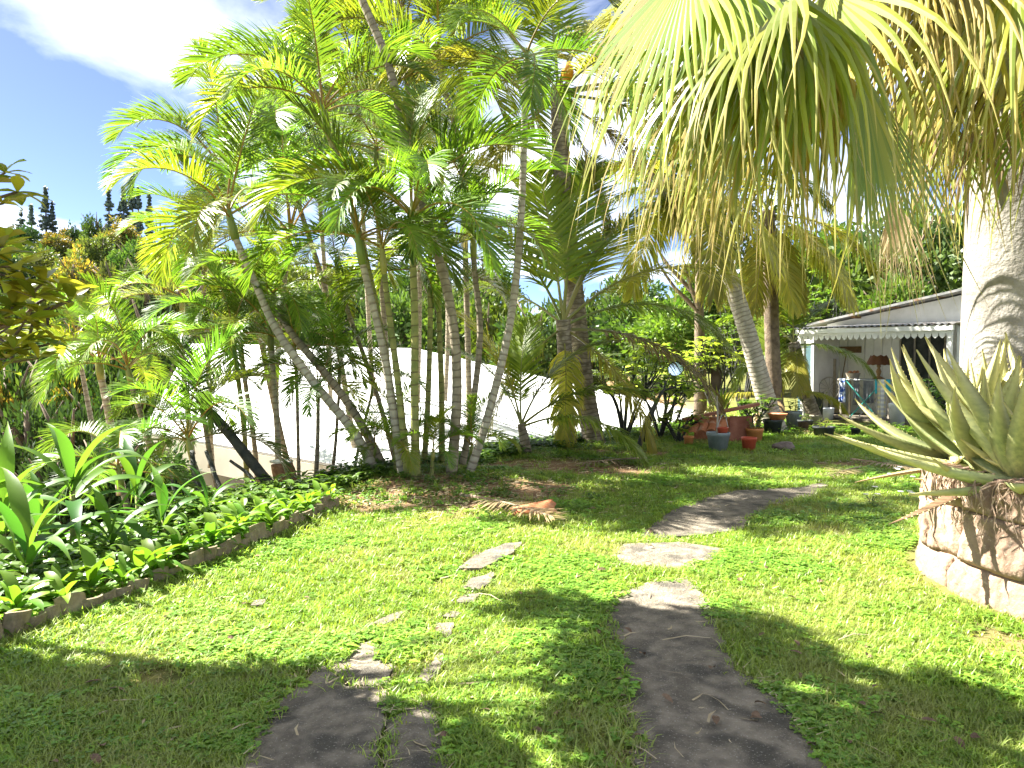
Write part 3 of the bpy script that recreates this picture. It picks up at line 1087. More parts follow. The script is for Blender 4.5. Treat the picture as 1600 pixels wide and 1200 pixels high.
def limbs(h, r, seed, n=6, spread=0.5, topz=None):
    random.seed(seed)
    mb = MB()
    lean = V((random.uniform(-.1, .1), random.uniform(-.1, .1), 0))
    pts = [V((0, 0, -0.4)), V((0, 0, h * 0.3)) + lean * h * 0.3, V((0, 0, h * 0.65)) + lean * h, V((0, 0, h)) + lean * h * 1.4]
    mb.tube(pts, [r * 1.25, r, r * 0.7, r * 0.25], 8)
    for k in range(n):
        f = random.uniform(0.35, 0.8)
        b = pts[1].lerp(pts[3], f)
        a = k * 2.4 + random.uniform(-.4, .4)
        d = V((math.cos(a) * spread, math.sin(a) * spread, random.uniform(.35, .8)))
        L = h * random.uniform(.35, .6)
        mb.tube([b, b + d * L * .5, b + d * L + V((0, 0, .12 * L))], [r * .45, r * .3, r * .08], 5)
    return mb


random.seed(5)
CROWN = {}
for k, (mat, bl) in enumerate((('tree_mid', 0), ('tree_dark', 0), ('tree_olive', 0.0), ('tree_olive', 0.55), ('tree_bright', 0), ('tree_mid', 0.3), ('tree_mid', 0))):
    CROWN[k] = leafcloud(150, 34, 0.115, 1.0, 0.9, 40 + k, bl).mesh('crown', [M[mat], M['blossom']])
CROWN[7] = leafcloud(170, 40, 0.07, 1.0, 0.8, 61, 0).mesh('crown', [M['tree_mid'], M['blossom']])
LIMB = [limbs(1.0, 0.045, 80 + i).mesh('trunk', M['bark'], True) for i in range(3)]

TREE_KIND = {0: ('broadleaf_tree', 'round mid-green broadleaf tree on the valley slope', 'mid-green trees of the valley slope'),
             1: ('broadleaf_tree', 'dark green dense broadleaf tree in the valley', 'dark green trees in the valley'),
             2: ('broadleaf_tree', 'olive green bushy tree growing on the hillside', 'olive trees of the hillside'),
             3: ('flowering_tree', 'hillside tree topped with orange-yellow blossom', 'orange blossoming trees'),
             4: ('broadleaf_tree', 'bright yellow-green leafy tree standing beyond the lawn', 'bright trees beyond the lawn'),
             5: ('flowering_tree', 'green valley tree flecked with yellow blossom', 'yellow flecked trees'),
             6: ('broadleaf_tree', 'green leafy tree seen between the palm trunks', 'trees seen between the palms')}


def far_tree(px, py, d, rpx, kind, hz=1.0, label=None, group=None):
    """crown centre at a pixel; its distance d from where it stands on the terrain"""
    c = P(px, py, d)
    r = rpx / FPX * d
    zg = gz(c.x, c.y)
    h = max(0.6 * r, c.z - zg)
    nm, lb, gp = TREE_KIND[kind]
    t = empty(nm, (c.x, c.y, zg), random.uniform(0, 6))
    tag(t, label or lb, 'tree', group or gp)
    rzz = max(r * hz, (h + r) * 0.5)
    cr_ = inst('crown', CROWN[kind], t, (0, 0, h + r - rzz * 0.95), (0, 0, random.uniform(0, 6)), (r * 1.12, r * 1.12, rzz))
    k = (h + r * 0.3)
    inst('trunk', random.choice(LIMB), t, (0, 0, 0), (0, 0, random.uniform(0, 6)), (k * 1.1, k * 1.1, k))
    return t


random.seed(31)
# the hill crest and slope at the left
for px, py, d, rpx, kind, lb in [
    (35, 372, 92, 26, 1, 'dark tree under the pines at the left end of the crest'),
    (92, 385, 84, 26, 3, 'orange-topped tree below the tallest left crest pine'),
    (112, 372, 96, 24, 1, 'dark crest tree between the two pine groups'),
    (146, 352, 88, 20, 0, 'small rounded tree rising above the skyline alone'),
    (150, 395, 70, 34, 2, 'olive tree on the hillside below the rounded skyline tree'),
    (190, 372, 84, 30, 3, 'orange-blossomed tree at the foot of the crest pine group'),
    (205, 400, 66, 34, 0, 'mid-green round tree below the crest pine group'),
    (120, 425, 60, 36, 3, 'orange-blossomed tree half way up the open hillside'),
    (62, 420, 68, 34, 2, 'olive hillside tree between foreground leaves and orange blossom'),
    (20, 425, 62, 34, 1, 'dark hillside tree behind the foreground tree leaves'),
    (178, 440, 50, 42, 2, 'olive tree low on the hillside above the valley palms'),
    (75, 470, 48, 46, 2, 'olive valley tree seen just beside the foreground leaves'),
    (15, 490, 44, 44, 0, 'mid-green valley tree mostly covered by the foreground leaves'),
    (130, 500, 42, 48, 5, 'yellow-flecked valley tree above the small apart palm'),
    (215, 470, 44, 46, 0, 'mid-green valley tree left of the golden-fronded palm'),
    (270, 455, 46, 46, 2, 'olive valley tree behind the bright slope palm crown'),
    (40, 560, 30, 60, 1, 'dark valley tree under the lowest foreground whorl'),
    (110, 590, 27, 58, 5, 'yellow-flowering valley tree left of the pale apart palm trunk'),
    (175, 550, 32, 56, 0, 'mid-green valley tree behind the crown of the apart palm'),
    (245, 545, 30, 58, 1, 'dark valley tree behind the slope palms'),
    (8, 610, 24, 64, 5, 'yellow-flecked valley tree at the very picture edge'),
    (60, 660, 21, 66, 1, 'dark valley tree above the tallest strap-leaved plant'),
    (130, 670, 19, 66, 1, 'dark valley tree left of the apart palm trunk foot'),
    (195, 640, 21, 64, 0, 'mid-green valley tree right of the apart palm trunk'),
    (20, 730, 15, 70, 1, 'dark near tree behind the strap-leaved plants at the edge'),
    (95, 745, 13.5, 76, 1, 'dark near tree directly behind the tallest strap leaves'),
    (170, 730, 14, 70, 1, 'dark near tree between strap leaves and apart palm'),
    (235, 730, 15, 66, 1, 'dark near tree behind the low thicket palm'),
    (450, 500, 48, 60, 0, 'mid-green tree showing over the left half of the white roof'),
    (540, 480, 50, 60, 6, 'green tree showing over the white roof ridge between trunks'),
    (620, 500, 46, 62, 6, 'green tree behind the slim green canes above the roof'),
    (700, 490, 44, 66, 6, 'green tree behind the grey tall trunk of the clump'),
    (775, 510, 42, 66, 4, 'bright tree left of the right-leaning clump trunk'),
    (840, 520, 38, 66, 6, 'green tree between the young coconut palm and coconut trunks'),
    (920, 500, 40, 66, 6, 'green tree directly behind the two coconut trunks'),
    (990, 520, 36, 70, 6, 'green tree right of the coconut trunks over the frangipani'),
    (1050, 530, 33, 72, 4, 'bright yellow-green tree left of the curved palm'),
    (1120, 470, 34, 80, 6, 'green tree behind the curved palm trunk'),
    (1190, 480, 32, 80, 4, 'bright tree around the bearded palm trunk'),
    (1260, 450, 34, 84, 4, 'bright tree above the left end of the veranda roof'),
    (1330, 440, 36, 86, 4, 'bright tree rising behind the middle of the shack roof'),
    (1400, 400, 40, 90, 6, 'green tree behind the drooping dead fan leaf'),
    (1470, 380, 42, 90, 6, 'green tree next to the pale fan palm trunk'),
    (1540, 400, 40, 90, 6, 'green tree hidden mostly by the fan palm trunk'),
    (1300, 400, 55, 70, 6, 'taller green tree farther back over the shack roof'),
    (985, 470, 60, 50, 6, 'distant green tree in the gap right of the tall coconut'),
    (760, 440, 70, 46, 6, 'distant green tree in the gap beside the right-leaning trunk'),
    (660, 440, 70, 46, 0, 'distant tree behind the straightest cane'),
    (1400, 470, 30, 60, 4, 'bright bushy tree just over the high end of the shack roof')]:
    far_tree(px, py, d, rpx, kind, label=lb)


def make_woodland():
    random.seed(77)
    P_, R_, S_, I_ = [], [], [], []
    for _ in range(2600):
        y = 24 * (260 / 24) ** random.random()
        x = random.uniform(-0.85, 0.95) * y
        if edge_dist(x, y) < 3 and y < 45: continue
        if -13.5 < x < 4.5 and 11 < y < 33: continue
        P_.append((x, y, gz(x, y) + 0.3))
        R_.append((0, 0, random.uniform(0, 6.28)))
        S_.append(random.uniform(1.0, 2.2) * (1 + y / 300))
        I_.append(random.choice((0, 1, 2, 2, 3, 4)))
    src = [leafcloud(60, 26, 0.2, 1.0, 0.8, 140 + k, bl).mesh('undergrowth', [M[m], M['blossom']]) for k, (m, bl) in enumerate((('tree_mid', 0), ('tree_dark', 0), ('tree_olive', 0), ('tree_olive', 0.35), ('tree_bright', 0)))]
    scatter('woodland', 'thick mixed scrub and woodland covering the valley and hills', 'woodland', P_, R_, S_, I_, src)


make_woodland()


def pine_mesh(seed, slim):
    random.seed(seed)
    mb = MB()
    nw = 22
    for i in range(nw):
        f = i / nw
        z = 0.12 + 0.86 * f
        rr = slim * (1 - 0.55 * f) * (1 - f ** 6) * random.uniform(0.45, 1.25)
        if random.random() < 0.2: continue
        for k in range(6):
            a = k * PI / 3 + i * 0.5 + random.uniform(-.3, .3)
            if random.random() < 0.15: continue
            L = rr * random.uniform(.7, 1.2)
            d = V((math.cos(a), math.sin(a), random.uniform(-.15, .25)))
            o = V((0, 0, z))
            for m in range(11):
                q = o + d * L * (0.12 + 0.88 * m / 11)
                s_ = V((random.uniform(-1, 1), random.uniform(-1, 1), random.uniform(-.4, .7))).normalized() * 0.022
                w_ = d.cross(s_).normalized() * 0.012
                mb.add([q - s_ - w_, q + s_ - w_, q + s_ * 1.1 + w_, q - s_ * 1.1 + w_], [(0, 1, 2, 3)], random.random())
    # tip knob
    for _ in range(30):
        q = V((random.gauss(0, .012), random.gauss(0, .012), 0.98 + random.gauss(0, .015)))
        s_ = V((random.uniform(-1, 1), random.uniform(-1, 1), random.uniform(-1, 1))).normalized() * 0.02
        w_ = s_.orthogonal().normalized() * 0.014
        mb.add([q - s_ - w_, q + s_ - w_, q + s_ + w_, q - s_ + w_], [(0, 1, 2, 3)], random.random())
    tk = MB()
    tk.tube([V((0, 0, -0.1)), V((0, 0, 0.5)), V((0, 0, 1.0))], [0.02, 0.013, 0.004], 6)
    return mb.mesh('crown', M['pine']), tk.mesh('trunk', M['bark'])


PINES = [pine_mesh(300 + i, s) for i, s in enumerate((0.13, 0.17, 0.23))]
for px, pt, pb, k, lb in [(34, 335, 392, 2, 'broad dark pine at the left end of the hill crest'), (50, 326, 392, 1, 'slim pine rising between two others at the crest end'),
                          (73, 300, 395, 1, 'tallest dark pine of the left crest group'), (83, 322, 392, 0, 'thin short pine hugging the tall dark pine'),
                          (171, 304, 365, 0, 'thin pale see-through pine standing alone on the crest'), (188, 326, 368, 2, 'short bushy pine at the foot of the crest pine group'),
                          (194, 299, 370, 1, 'pine with a knobbed top left in the crest group'), (208, 293, 372, 1, 'tallest pine of the crest group by the palm fronds'),
                          (217, 300, 372, 0, 'slender pine pressed against the tallest crest pine'), (234, 312, 368, 0, 'thin pine standing just before the arching palm fronds')]:
    d = 100
    b, t_ = P(px, pb, d), P(px, pt, d)
    h = t_.z - b.z
    zg = gz(b.x, b.y)
    H_ = t_.z - zg
    t = empty('pine_tree', (b.x, b.y, zg))
    tag(t, lb, 'pine tree', 'pines on the hill crest')
    sc = (H_, H_, H_)
    H_ *= 1.05
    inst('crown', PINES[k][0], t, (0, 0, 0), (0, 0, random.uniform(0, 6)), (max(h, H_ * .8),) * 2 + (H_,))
    inst('trunk', PINES[k][1], t, (0, 0, 0), (0, 0, 0), (H_, H_, H_))

# ================================================================ PALMS
def pinnate(L, pet, pitch, droop, n, ll, lw, vang, ld, seed, mats, r0=0.018, amax=68, amin=22, jit=0.12, nseg=3, bend=0.25):
    """one feather frond along +X; pitch in degrees, droop = total downward bend (degrees)"""
    random.seed(seed)
    mb = MB()
    ns = 14
    pts, tans = [V((0, 0, 0))], []
    ang = R(pitch)
    lat = random.uniform(-bend, bend)
    for i in range(ns):
        t = i / ns
        a = ang - R(droop) * (t ** 1.35)
        d = V((math.cos(a) * math.cos(lat * t), math.cos(a) * math.sin(lat * t), math.sin(a)))
        tans.append(d)
        pts.append(pts[-1] + d * (L / ns))
    tans.append(tans[-1])
    mb.tube(pts, [max(0.0025, r0 * (1 - 0.92 * (i / ns) ** 0.7)) for i in range(ns + 1)], 5, tint=random.random(), mi=1)
    for i in range(n):
        t = pet + (1 - pet) * (i + random.uniform(-.2, .2)) / (n - 1)
        t = min(0.999, max(pet, t))
        k = int(t * ns)
        f = t * ns - k
        p = pts[k].lerp(pts[k + 1], f)
        T = tans[k].lerp(tans[k + 1], f).normalized()
        S = V((-math.sin(lat * t), math.cos(lat * t), 0))
        Nn = T.cross(S).normalized()
        if Nn.z < 0 and abs(T.z) < 0.9: Nn = -Nn
        q = (t - pet) / (1 - pet)
        prof = (0.42 + 0.58 * math.sin(PI * (q * 0.78 + 0.16))) * (1 - 0.35 * max(0, q - 0.85) / 0.15)
        a = R(amax + (amin - amax) * q ** 1.2)
        tn = random.random()
        for s in (-1, 1):
            if random.random() < 0.03: continue
            va = R(vang) + random.gauss(0, jit)
            aa = a + random.gauss(0, jit * 0.6)
            d = T * math.cos(aa) + (S * (s * math.cos(va)) + Nn * math.sin(va)) * math.sin(aa)
            l = ll * prof * random.uniform(0.88, 1.08)
            w = T - d * T.dot(d)
            w = w.normalized() if w.length > 1e-4 else Nn
            o = p
            vs, al = [], []
            for j in range(nseg):
                tt = j / nseg
                hw = lw * (0.55, 1.0, 0.8, 0.5)[min(3, int(tt * 4))] * 0.5 * (0.6 + 0.4 * prof)
                vs += [o - w * hw, o + w * hw]
                al += [tt * 0.9, tt * 0.9]
                o = o + d * (l / nseg)
                d = (d + V((0, 0, -ld * (0.45 + tt)))).normalized()
                w = (w - d * w.dot(d)).normalized()
            vs.append(o)
            al.append(1.0)
            fs = [(2 * j, 2 * j + 1, 2 * j + 3, 2 * j + 2) for j in range(nseg - 1)] + [(2 * nseg - 2, 2 * nseg - 1, 2 * nseg)]
            mb.add(vs, fs, min(1, max(0, tn * 0.6 + random.random() * 0.4)), al, 0)
    return mb.mesh('frond', mats)


ARECA_P = [84, 66, 50, 34, 16, -6]
ARECA = [[pinnate(1.7, 0.2, p, dr, 66, 0.47, 0.021, 30, 0.26, 500 + 10 * i + s, [M['areca'], M['rachis']]) for s in range(3)] for i, (p, dr) in enumerate(zip(ARECA_P, (62, 92, 108, 112, 104, 84)))]
COCO_P = [82, 64, 44, 22, 0, -30, -62]
COCO = [[pinnate(3.3, 0.2, p, dr, 112, 0.9, 0.036, 4, (.16, .24, .42, .65, .75, .75, .75)[i], 600 + 10 * i + s, [M['coco'], M['rachis_green']], r0=0.035, amax=62, amin=20) for s in range(2)] for i, (p, dr) in enumerate(zip(COCO_P, (48, 66, 76, 80, 70, 48, 22)))]


def spline(pts, n):
    """Catmull-Rom through world points"""
    pts = [V(p) for p in pts]
    e = [pts[0] * 2 - pts[1]] + pts + [pts[-1] * 2 - pts[-2]]
    out_ = []
    m = len(pts) - 1
    for i in range(n + 1):
        k = i / n * m
        j = min(m - 1, int(k))
        t = k - j
        p0, p1, p2, p3 = e[j], e[j + 1], e[j + 2], e[j + 3]
        out_.append(0.5 * ((2 * p1) + (p2 - p0) * t + (2 * p0 - 5 * p1 + 4 * p2 - p3) * t * t + (3 * p1 - p0 - 3 * p2 + p3) * t ** 3))
    return out_


def ring_trunk(mb, path, r0, r1, spacing=0.1, bulge=0.035, n=10, flare=0.35, mi=0):
    L = sum((b - a).length for a, b in zip(path, path[1:]))
    m = max(6, int(L / spacing) * 2)
    pts = spline(path, m)
    rad = []
    for i in range(m + 1):
        t = i / m
        r = r0 + (r1 - r0) * t + r0 * flare * math.exp(-t * L / 0.22)
        rad.append(r * (1 + (bulge if i % 2 == 0 else -bulge * 0.5)))
    mb.tube(pts, rad, n, mi=mi)
    return pts


def palm(label, path, r0, r1, kind='areca', nf=9, fs=1.0, mat=None, az0=None, fronds=None, trunkmat_=None, group=None, shaft=0.42, name='areca_palm', spread=(0, 4.3), seed=0, nuts=0, gold=0, flare=0.35, deep=0.0, yellow=0.15):
    """path: world points from the base to the crown"""
    base = V(path[0])
    random.seed(seed * 13 + 5)
    root = empty(name, base)
    tag(root, label, 'palm', group)
    rel = [V(p) - base for p in path]
    rel[0] = rel[0] - V((0, 0, 0.12))
    mb = MB()
    if kind == 'areca':
        r0, r1 = r0 * .76, r1 * .76
    sp_ = ring_trunk(mb, rel, r0, r1, 0.1 if kind == 'areca' else 0.12, flare=flare)
    mb.build('trunk', trunkmat_ or M['trunk'], root, True)
    top = sp_[-1]
    d = (sp_[-1] - sp_[-3]).normalized()
    d = (d + V((0, 0, 0.5))).normalized()
    if shaft:
        cs = MB()
        L = shaft * fs
        q = [top - d * 0.03, top + d * L * 0.3, top + d * L * 0.7, top + d * L]
        cs.tube(q, [r1 * 1.15, r1 * 1.3, r1 * 0.95, r1 * 0.4], 9, tint=random.random())
        cs.build('crownshaft', M['shaft'], root, True)
        top = top + d * L * 0.85
    lib = ARECA if kind == 'areca' else COCO
    if fronds is None:
        a0 = random.uniform(0, 6.28) if az0 is None else az0
        fronds = []
        lo, hi = spread
        for i in range(nf):
            fronds.append((math.degrees(a0) + i * 137.5 + random.uniform(-14, 14), lo + (hi - lo) * (i / max(1, nf - 1)), random.uniform(0.85, 1.12)))
    for i, (az, lv, sc) in enumerate(fronds):
        lv = max(0, min(len(lib) - 1, int(round(lv))))
        me = random.choice(lib[lv])
        m = mat
        if m is None:
            r = random.random()
            if kind == 'areca':
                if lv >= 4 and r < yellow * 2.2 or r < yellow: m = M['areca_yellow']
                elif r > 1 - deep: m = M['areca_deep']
            else:
                if lv >= 5 or (gold and i >= len(fronds) - gold): m = M['coco_gold'] if r < 0.85 else M['coco_brown']
                elif r < 0.2: m = M['coco_gold']
        o = inst('frond', me, root, top - d * (0.05 * i * 0.3 * fs), (random.uniform(-.12, .12), random.uniform(-.1, .1), R(az)), fs * sc, m)
    if nuts:
        for k in range(nuts):
            a = k * 2.1 + 0.6
            nb = MB()
            nb.lathe([(0.0, -0.12), (0.07, -0.09), (0.1, 0.0), (0.07, 0.09), (0.02, 0.13)], 12)
            ob = nb.build('coconut', M['coconut'] if k == 0 else M['husk'], root, True)
            ob.location = top + V((math.cos(a) * 0.28, math.sin(a) * 0.28, -0.1 - 0.12 * (k % 2)))
            if k == 0:
                ob.location = P(887, 113, 13.9) - base
                ob.scale = (1.15, 1.15, 1.3)
                stk = MB()
                stk.tube([ob.location + V((0, .04, .08)), ob.location.lerp(top, .5) + V((0, 0, .2)), top], [.018, .02, .03], 6)
                stk.build('fruit_stalk', M['rachis'], root)
            ob.rotation_euler = (random.uniform(-.4, .4), random.uniform(-.4, .4), 0)
    return root


def pp(lst, d0, d1=None):
    """pixel path at depth d0..d1"""
    n = len(lst)
    return [P(x, y, d0 + ((d1 or d0) - d0) * i / (n - 1)) for i, (x, y) in enumerate(lst)]


CL = 'palm clump on the mound'
# --- the clump on the mound (about 10 m away)
palm('areca palm with orange stalks and an open crown against the sky', pp([(628, 752), (606, 585), (575, 425), (540, 290), (512, 205)], 10.1, 10.4), 0.075, 0.055, fs=1.12, seed=1, group=CL,
     fronds=[(165, 1, 1.1), (185, 2, 1.15), (205, 4, 1.0), (120, 1, 1.0), (20, 1, 1.0), (350, 2, 1.0), (330, 4, 0.95), (270, 0, 1.0), (240, 3, 0.9), (60, 3, 1.0)], trunkmat_=M['trunk_green'])
palm('leaning palm reaching farthest left from the clump, twin grey trunk behind it', pp([(600, 752), (556, 680), (492, 600), (435, 520), (402, 450), (368, 372)], 9.9, 10.3), 0.085, 0.06, fs=1.15, seed=2, group=CL, nf=8, trunkmat_=M['trunk_pale'])
palm('leaning grey palm hugging the upper side of the longest leaning trunk', pp([(616, 752), (560, 655), (505, 580), (455, 520), (432, 480)], 10.2, 10.8), 0.08, 0.06, fs=0.85, seed=3, group=CL, nf=7, trunkmat_=M['trunk'])
palm('palm with bright ringed trunk curving left under a dense low crown', pp([(632, 750), (606, 585), (588, 500), (566, 410)], 9.7, 9.5), 0.07, 0.055, fs=1.05, seed=4, group=CL, nf=7, trunkmat_=M['trunk_pale'])
palm('slim green-caned palm left of the straightest cane in the clump', pp([(640, 752), (622, 600), (608, 490), (600, 425)], 9.6, 9.6), 0.06, 0.045, fs=0.95, seed=5, group=CL, nf=6, trunkmat_=M['trunk_green'])
palm('straightest green cane in the middle of the clump', pp([(650, 756), (648, 620), (648, 500), (645, 400)], 9.4, 9.4), 0.07, 0.055, fs=1.15, seed=6, group=CL, trunkmat_=M['trunk_green'],
     fronds=[(40, 0, 1.0), (75, 0, 1.05), (15, 1, 1.1), (175, 2, 1.1), (340, 2, 1.1), (200, 3, 1.1), (290, 2, 0.9), (310, 4, 1.0), (240, 3, 0.9)], shaft=0.6)
palm('tallest grey trunk of the clump, its crown above the picture', pp([(704, 752), (714, 600), (702, 470), (668, 345), (630, 195), (605, 95), (566, 0), (540, -70)], 9.7, 10.4), 0.085, 0.065, fs=1.1, seed=7, group=CL, nf=9, trunkmat_=M['trunk'], name='areca_palm')
palm('grey trunk leaning right out of the clump with a crown high up', pp([(724, 752), (758, 665), (792, 530), (808, 420), (816, 300), (820, 175), (822, 120)], 9.8, 10.6), 0.072, 0.055, fs=1.0, seed=8, group=CL, nf=8, spread=(2, 5), trunkmat_=M['trunk_pale'])
palm('dark slim palm rising behind the right-leaning trunk', pp([(716, 748), (738, 640), (750, 520), (742, 430), (740, 400)], 10.5, 10.8), 0.06, 0.05, fs=1.0, seed=9, group=CL, nf=7, deep=0.25, yellow=0.05)
palm('pale straight cane with orange stalks behind the clump', pp([(690, 748), (690, 620), (686, 500), (720, 470)][:3] + [(685, 460)], 10.9, 11.0), 0.06, 0.045, fs=0.9, seed=10, group=CL, nf=7, trunkmat_=M['trunk_green'])
palm('thin dark palm crossing low between the two leaning trunks and the canes', pp([(628, 748), (596, 640), (570, 560), (545, 490), (530, 440)], 11.2, 11.8), 0.05, 0.04, fs=0.8, seed=11, group=CL, nf=6, yellow=0.3)
palm('palm stem in the clump with a yellowing crown behind the straight cane', pp([(660, 750), (668, 640), (672, 520), (672, 440)], 10.6, 10.7), 0.055, 0.045, fs=1.0, seed=12, group=CL, nf=6, yellow=0.5, trunkmat_=M['trunk_green'])
# young suckers at the clump's foot
for k, (px, py, d, s, lb) in enumerate([(618, 752, 9.2, 0.55, 'bright young palm shoot at the foot of the straight cane'), (675, 758, 9.2, 0.42, 'small leafy palm sucker at the front of the clump'),
                                        (735, 745, 10.0, 0.45, 'young palm sucker beside the right-leaning trunk'), (585, 745, 10.0, 0.4, 'young palm sucker under the leaning trunks')]):
    b = G(px, py); b.z = gz(b.x, b.y)
    palm(lb, [b, b + V((0, 0, 0.12)), b + V((0.01, 0, 0.22))], 0.03, 0.025, fs=s, seed=20 + k, nf=7, spread=(0, 3), shaft=0.3, trunkmat_=M['trunk_green'], yellow=0.3)

# --- palms on the slope at the left
LG = 'slope palms left of the clump'
palm('tall palm of the slope with an arching crown against the cloud', pp([(470, 800), (430, 640), (395, 470), (362, 345), (348, 290)], 12.5, 12.8), 0.07, 0.05, fs=1.08, seed=30, group=LG, nf=10,
     fronds=[(168, 1, 1.1), (180, 2, 1.2), (190, 3, 1.1), (150, 2, 1.0), (20, 1, 1.0), (340, 2, 1.0), (230, 4, 1.0), (300, 3, 1.0), (90, 1, 1.0), (265, 0, 1.1)])
palm('small palm with a pale trunk set apart on the valley side', pp([(190, 760), (172, 660), (158, 590)], 11.0, 11.0), 0.07, 0.06, fs=0.8, seed=31, group=LG, nf=9, trunkmat_=M['trunk_pale'])
palm('slope palm with low fronds left of the dark slanting trunk', pp([(262, 800), (232, 690), (205, 600)], 10.5, 10.6), 0.055, 0.045, fs=0.8, seed=32, group=LG, nf=9, deep=0.5)
palm('leaning slope palm with a yellowish cane before the white roof', pp([(388, 790), (382, 680), (372, 590), (366, 545)], 11.0, 11.0), 0.05, 0.045, fs=0.8, seed=33, group=LG, nf=9, trunkmat_=M['trunk_green'], deep=0.3)
palm('grey slope palm rising left of the brown stump', pp([(405, 800), (398, 700), (385, 610), (378, 560)], 11.5, 11.6), 0.055, 0.045, fs=0.8, seed=34, group=LG, nf=8, deep=0.3)
palm('pale straight slope palm standing above the brown stump', pp([(436, 800), (434, 690), (428, 600), (424, 545)], 10.8, 10.9), 0.06, 0.05, fs=0.8, seed=35, group=LG, nf=8, trunkmat_=M['trunk_pale'])
palm('slim slope palm close to the cream fascia of the house', pp([(468, 800), (466, 700), (464, 610), (462, 570)], 10.7, 10.8), 0.035, 0.03, fs=0.8, seed=36, group=LG, nf=7, deep=0.4)
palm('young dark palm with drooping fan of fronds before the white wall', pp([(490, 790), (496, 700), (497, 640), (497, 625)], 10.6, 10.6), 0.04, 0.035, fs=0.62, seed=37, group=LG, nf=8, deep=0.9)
palm('thin forked palm stem bending right before the cream wall', pp([(500, 795), (520, 730), (528, 640), (530, 600)], 10.9, 11.0), 0.035, 0.028, fs=0.7, seed=38, group=LG, nf=6)
palm('thin dark palm stem under the leaning trunks', pp([(546, 775), (560, 700), (580, 620)], 11.0, 11.2), 0.032, 0.026, fs=0.6, seed=39, group=LG, nf=6, deep=0.5)
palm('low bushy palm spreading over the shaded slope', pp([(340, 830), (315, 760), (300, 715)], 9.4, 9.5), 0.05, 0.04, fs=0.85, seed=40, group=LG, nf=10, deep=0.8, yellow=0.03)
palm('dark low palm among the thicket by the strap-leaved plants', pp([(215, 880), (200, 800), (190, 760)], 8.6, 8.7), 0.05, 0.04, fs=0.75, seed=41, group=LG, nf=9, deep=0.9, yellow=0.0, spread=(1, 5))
palm('sunlit palm crown low in the valley behind the foreground leaves', pp([(150, 690), (132, 600), (122, 545)], 15.0, 15.0), 0.06, 0.05, fs=0.8, seed=42, group=LG, nf=9)
palm('palm with golden fronds between the valley and the tall slope palm', pp([(300, 700), (285, 560), (285, 490)], 14.0, 14.0), 0.06, 0.05, fs=1.0, seed=43, group=LG, nf=10, yellow=0.35)
palm('bright palm crown under the arching tall slope palm', pp([(330, 720), (325, 560), (318, 440), (322, 420)], 13.5, 13.5), 0.06, 0.05, fs=1.05, seed=44, group=LG, nf=10, yellow=0.3)
palm('palm with feathery fronds filling the gap left of the leaning pair', pp([(440, 780), (432, 600), (445, 440), (450, 400)], 13.2, 13.2), 0.06, 0.05, fs=1.3, seed=45, group=LG, nf=10, yellow=0.35)
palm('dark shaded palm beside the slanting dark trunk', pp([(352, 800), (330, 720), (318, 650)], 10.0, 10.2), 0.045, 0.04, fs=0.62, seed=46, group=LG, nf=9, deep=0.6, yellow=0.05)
palm('palm behind the clump with a high yellow-green crown', pp([(560, 730), (520, 500), (470, 330), (455, 280)], 14.0, 14.0), 0.07, 0.055, fs=1.35, seed=47, group=LG, nf=10, yellow=0.4)
palm('palm crown of golden fronds behind the open crown', pp([(620, 720), (600, 500), (590, 330), (588, 260)], 14.5, 14.5), 0.07, 0.055, fs=1.3, seed=48, group=LG, nf=10, yellow=0.6)
palm('high back palm with a hanging golden skirt of fronds', pp([(735, 720), (730, 500), (722, 260), (706, 180), (692, 130)], 15.5, 15.5), 0.08, 0.065, fs=1.75, seed=49, group=LG, nf=13, mat=M['areca_yellow'], spread=(1, 5))
palm('second high back palm under the tallest trunk', pp([(650, 720), (655, 400), (640, 180), (632, 90)], 16.5, 16.5), 0.08, 0.065, fs=1.7, seed=50, group=LG, nf=12, yellow=0.85, spread=(0, 5))

for k, (path, fs_, lb) in enumerate([
    ([(520, 720), (512, 500), (500, 320), (498, 250)], 1.4, 'back palm with pale fronds left of the open crown'),
    ([(690, 720), (700, 500), (690, 330), (690, 290)], 1.5, 'back palm crown behind the straight cane top'),
    ([(590, 720), (575, 480), (560, 200), (556, 130)], 1.6, 'back palm whose crown shows behind the tallest grey trunk')]):
    palm(lb, pp(path, 16.5 + .4 * k, 16.5 + .4 * k), 0.07, 0.055, fs=fs_, seed=80 + k, group='golden palms at the back', nf=11, yellow=0.7)

# --- coconut palms in the middle
palm('tall coconut palm carrying one orange coconut', pp([(932, 700), (912, 600), (900, 480), (880, 300), (874, 175), (872, 140)], 14.0, 14.6), 0.19, 0.15, kind='coco', name='coconut_palm', seed=60, fs=1.15, nuts=4, shaft=0, trunkmat_=M['trunk_coco'],
     fronds=[(95, 0, 1.0), (60, 1, 1.0), (30, 1, 1.0), (350, 2, 1.0), (10, 3, 1.05), (335, 4, 1.05), (20, 4, 1.0), (300, 3, 0.9), (165, 2, 1.0), (195, 3, 1.0), (215, 5, 0.9), (185, 5, 0.8), (0, 5, 0.9), (345, 6, 0.7)], gold=5)
palm('coconut palm with a straight trunk and fronds fanning from chest height', pp([(888, 706), (884, 620), (882, 540), (880, 500)], 13.4, 13.4), 0.125, 0.13, kind='coco', name='coconut_palm', seed=61, fs=1.02, shaft=0, trunkmat_=M['trunk_coco'],
     fronds=[(100, 0, 1.0), (80, 0, 1.1), (45, 1, 1.1), (20, 1, 1.1), (5, 2, 1.0), (150, 1, 1.0), (185, 2, 0.8), (350, 3, 0.9), (200, 5, 0.7), (335, 5, 0.8), (280, 6, 0.6), (10, 4, 1.0)], gold=2)
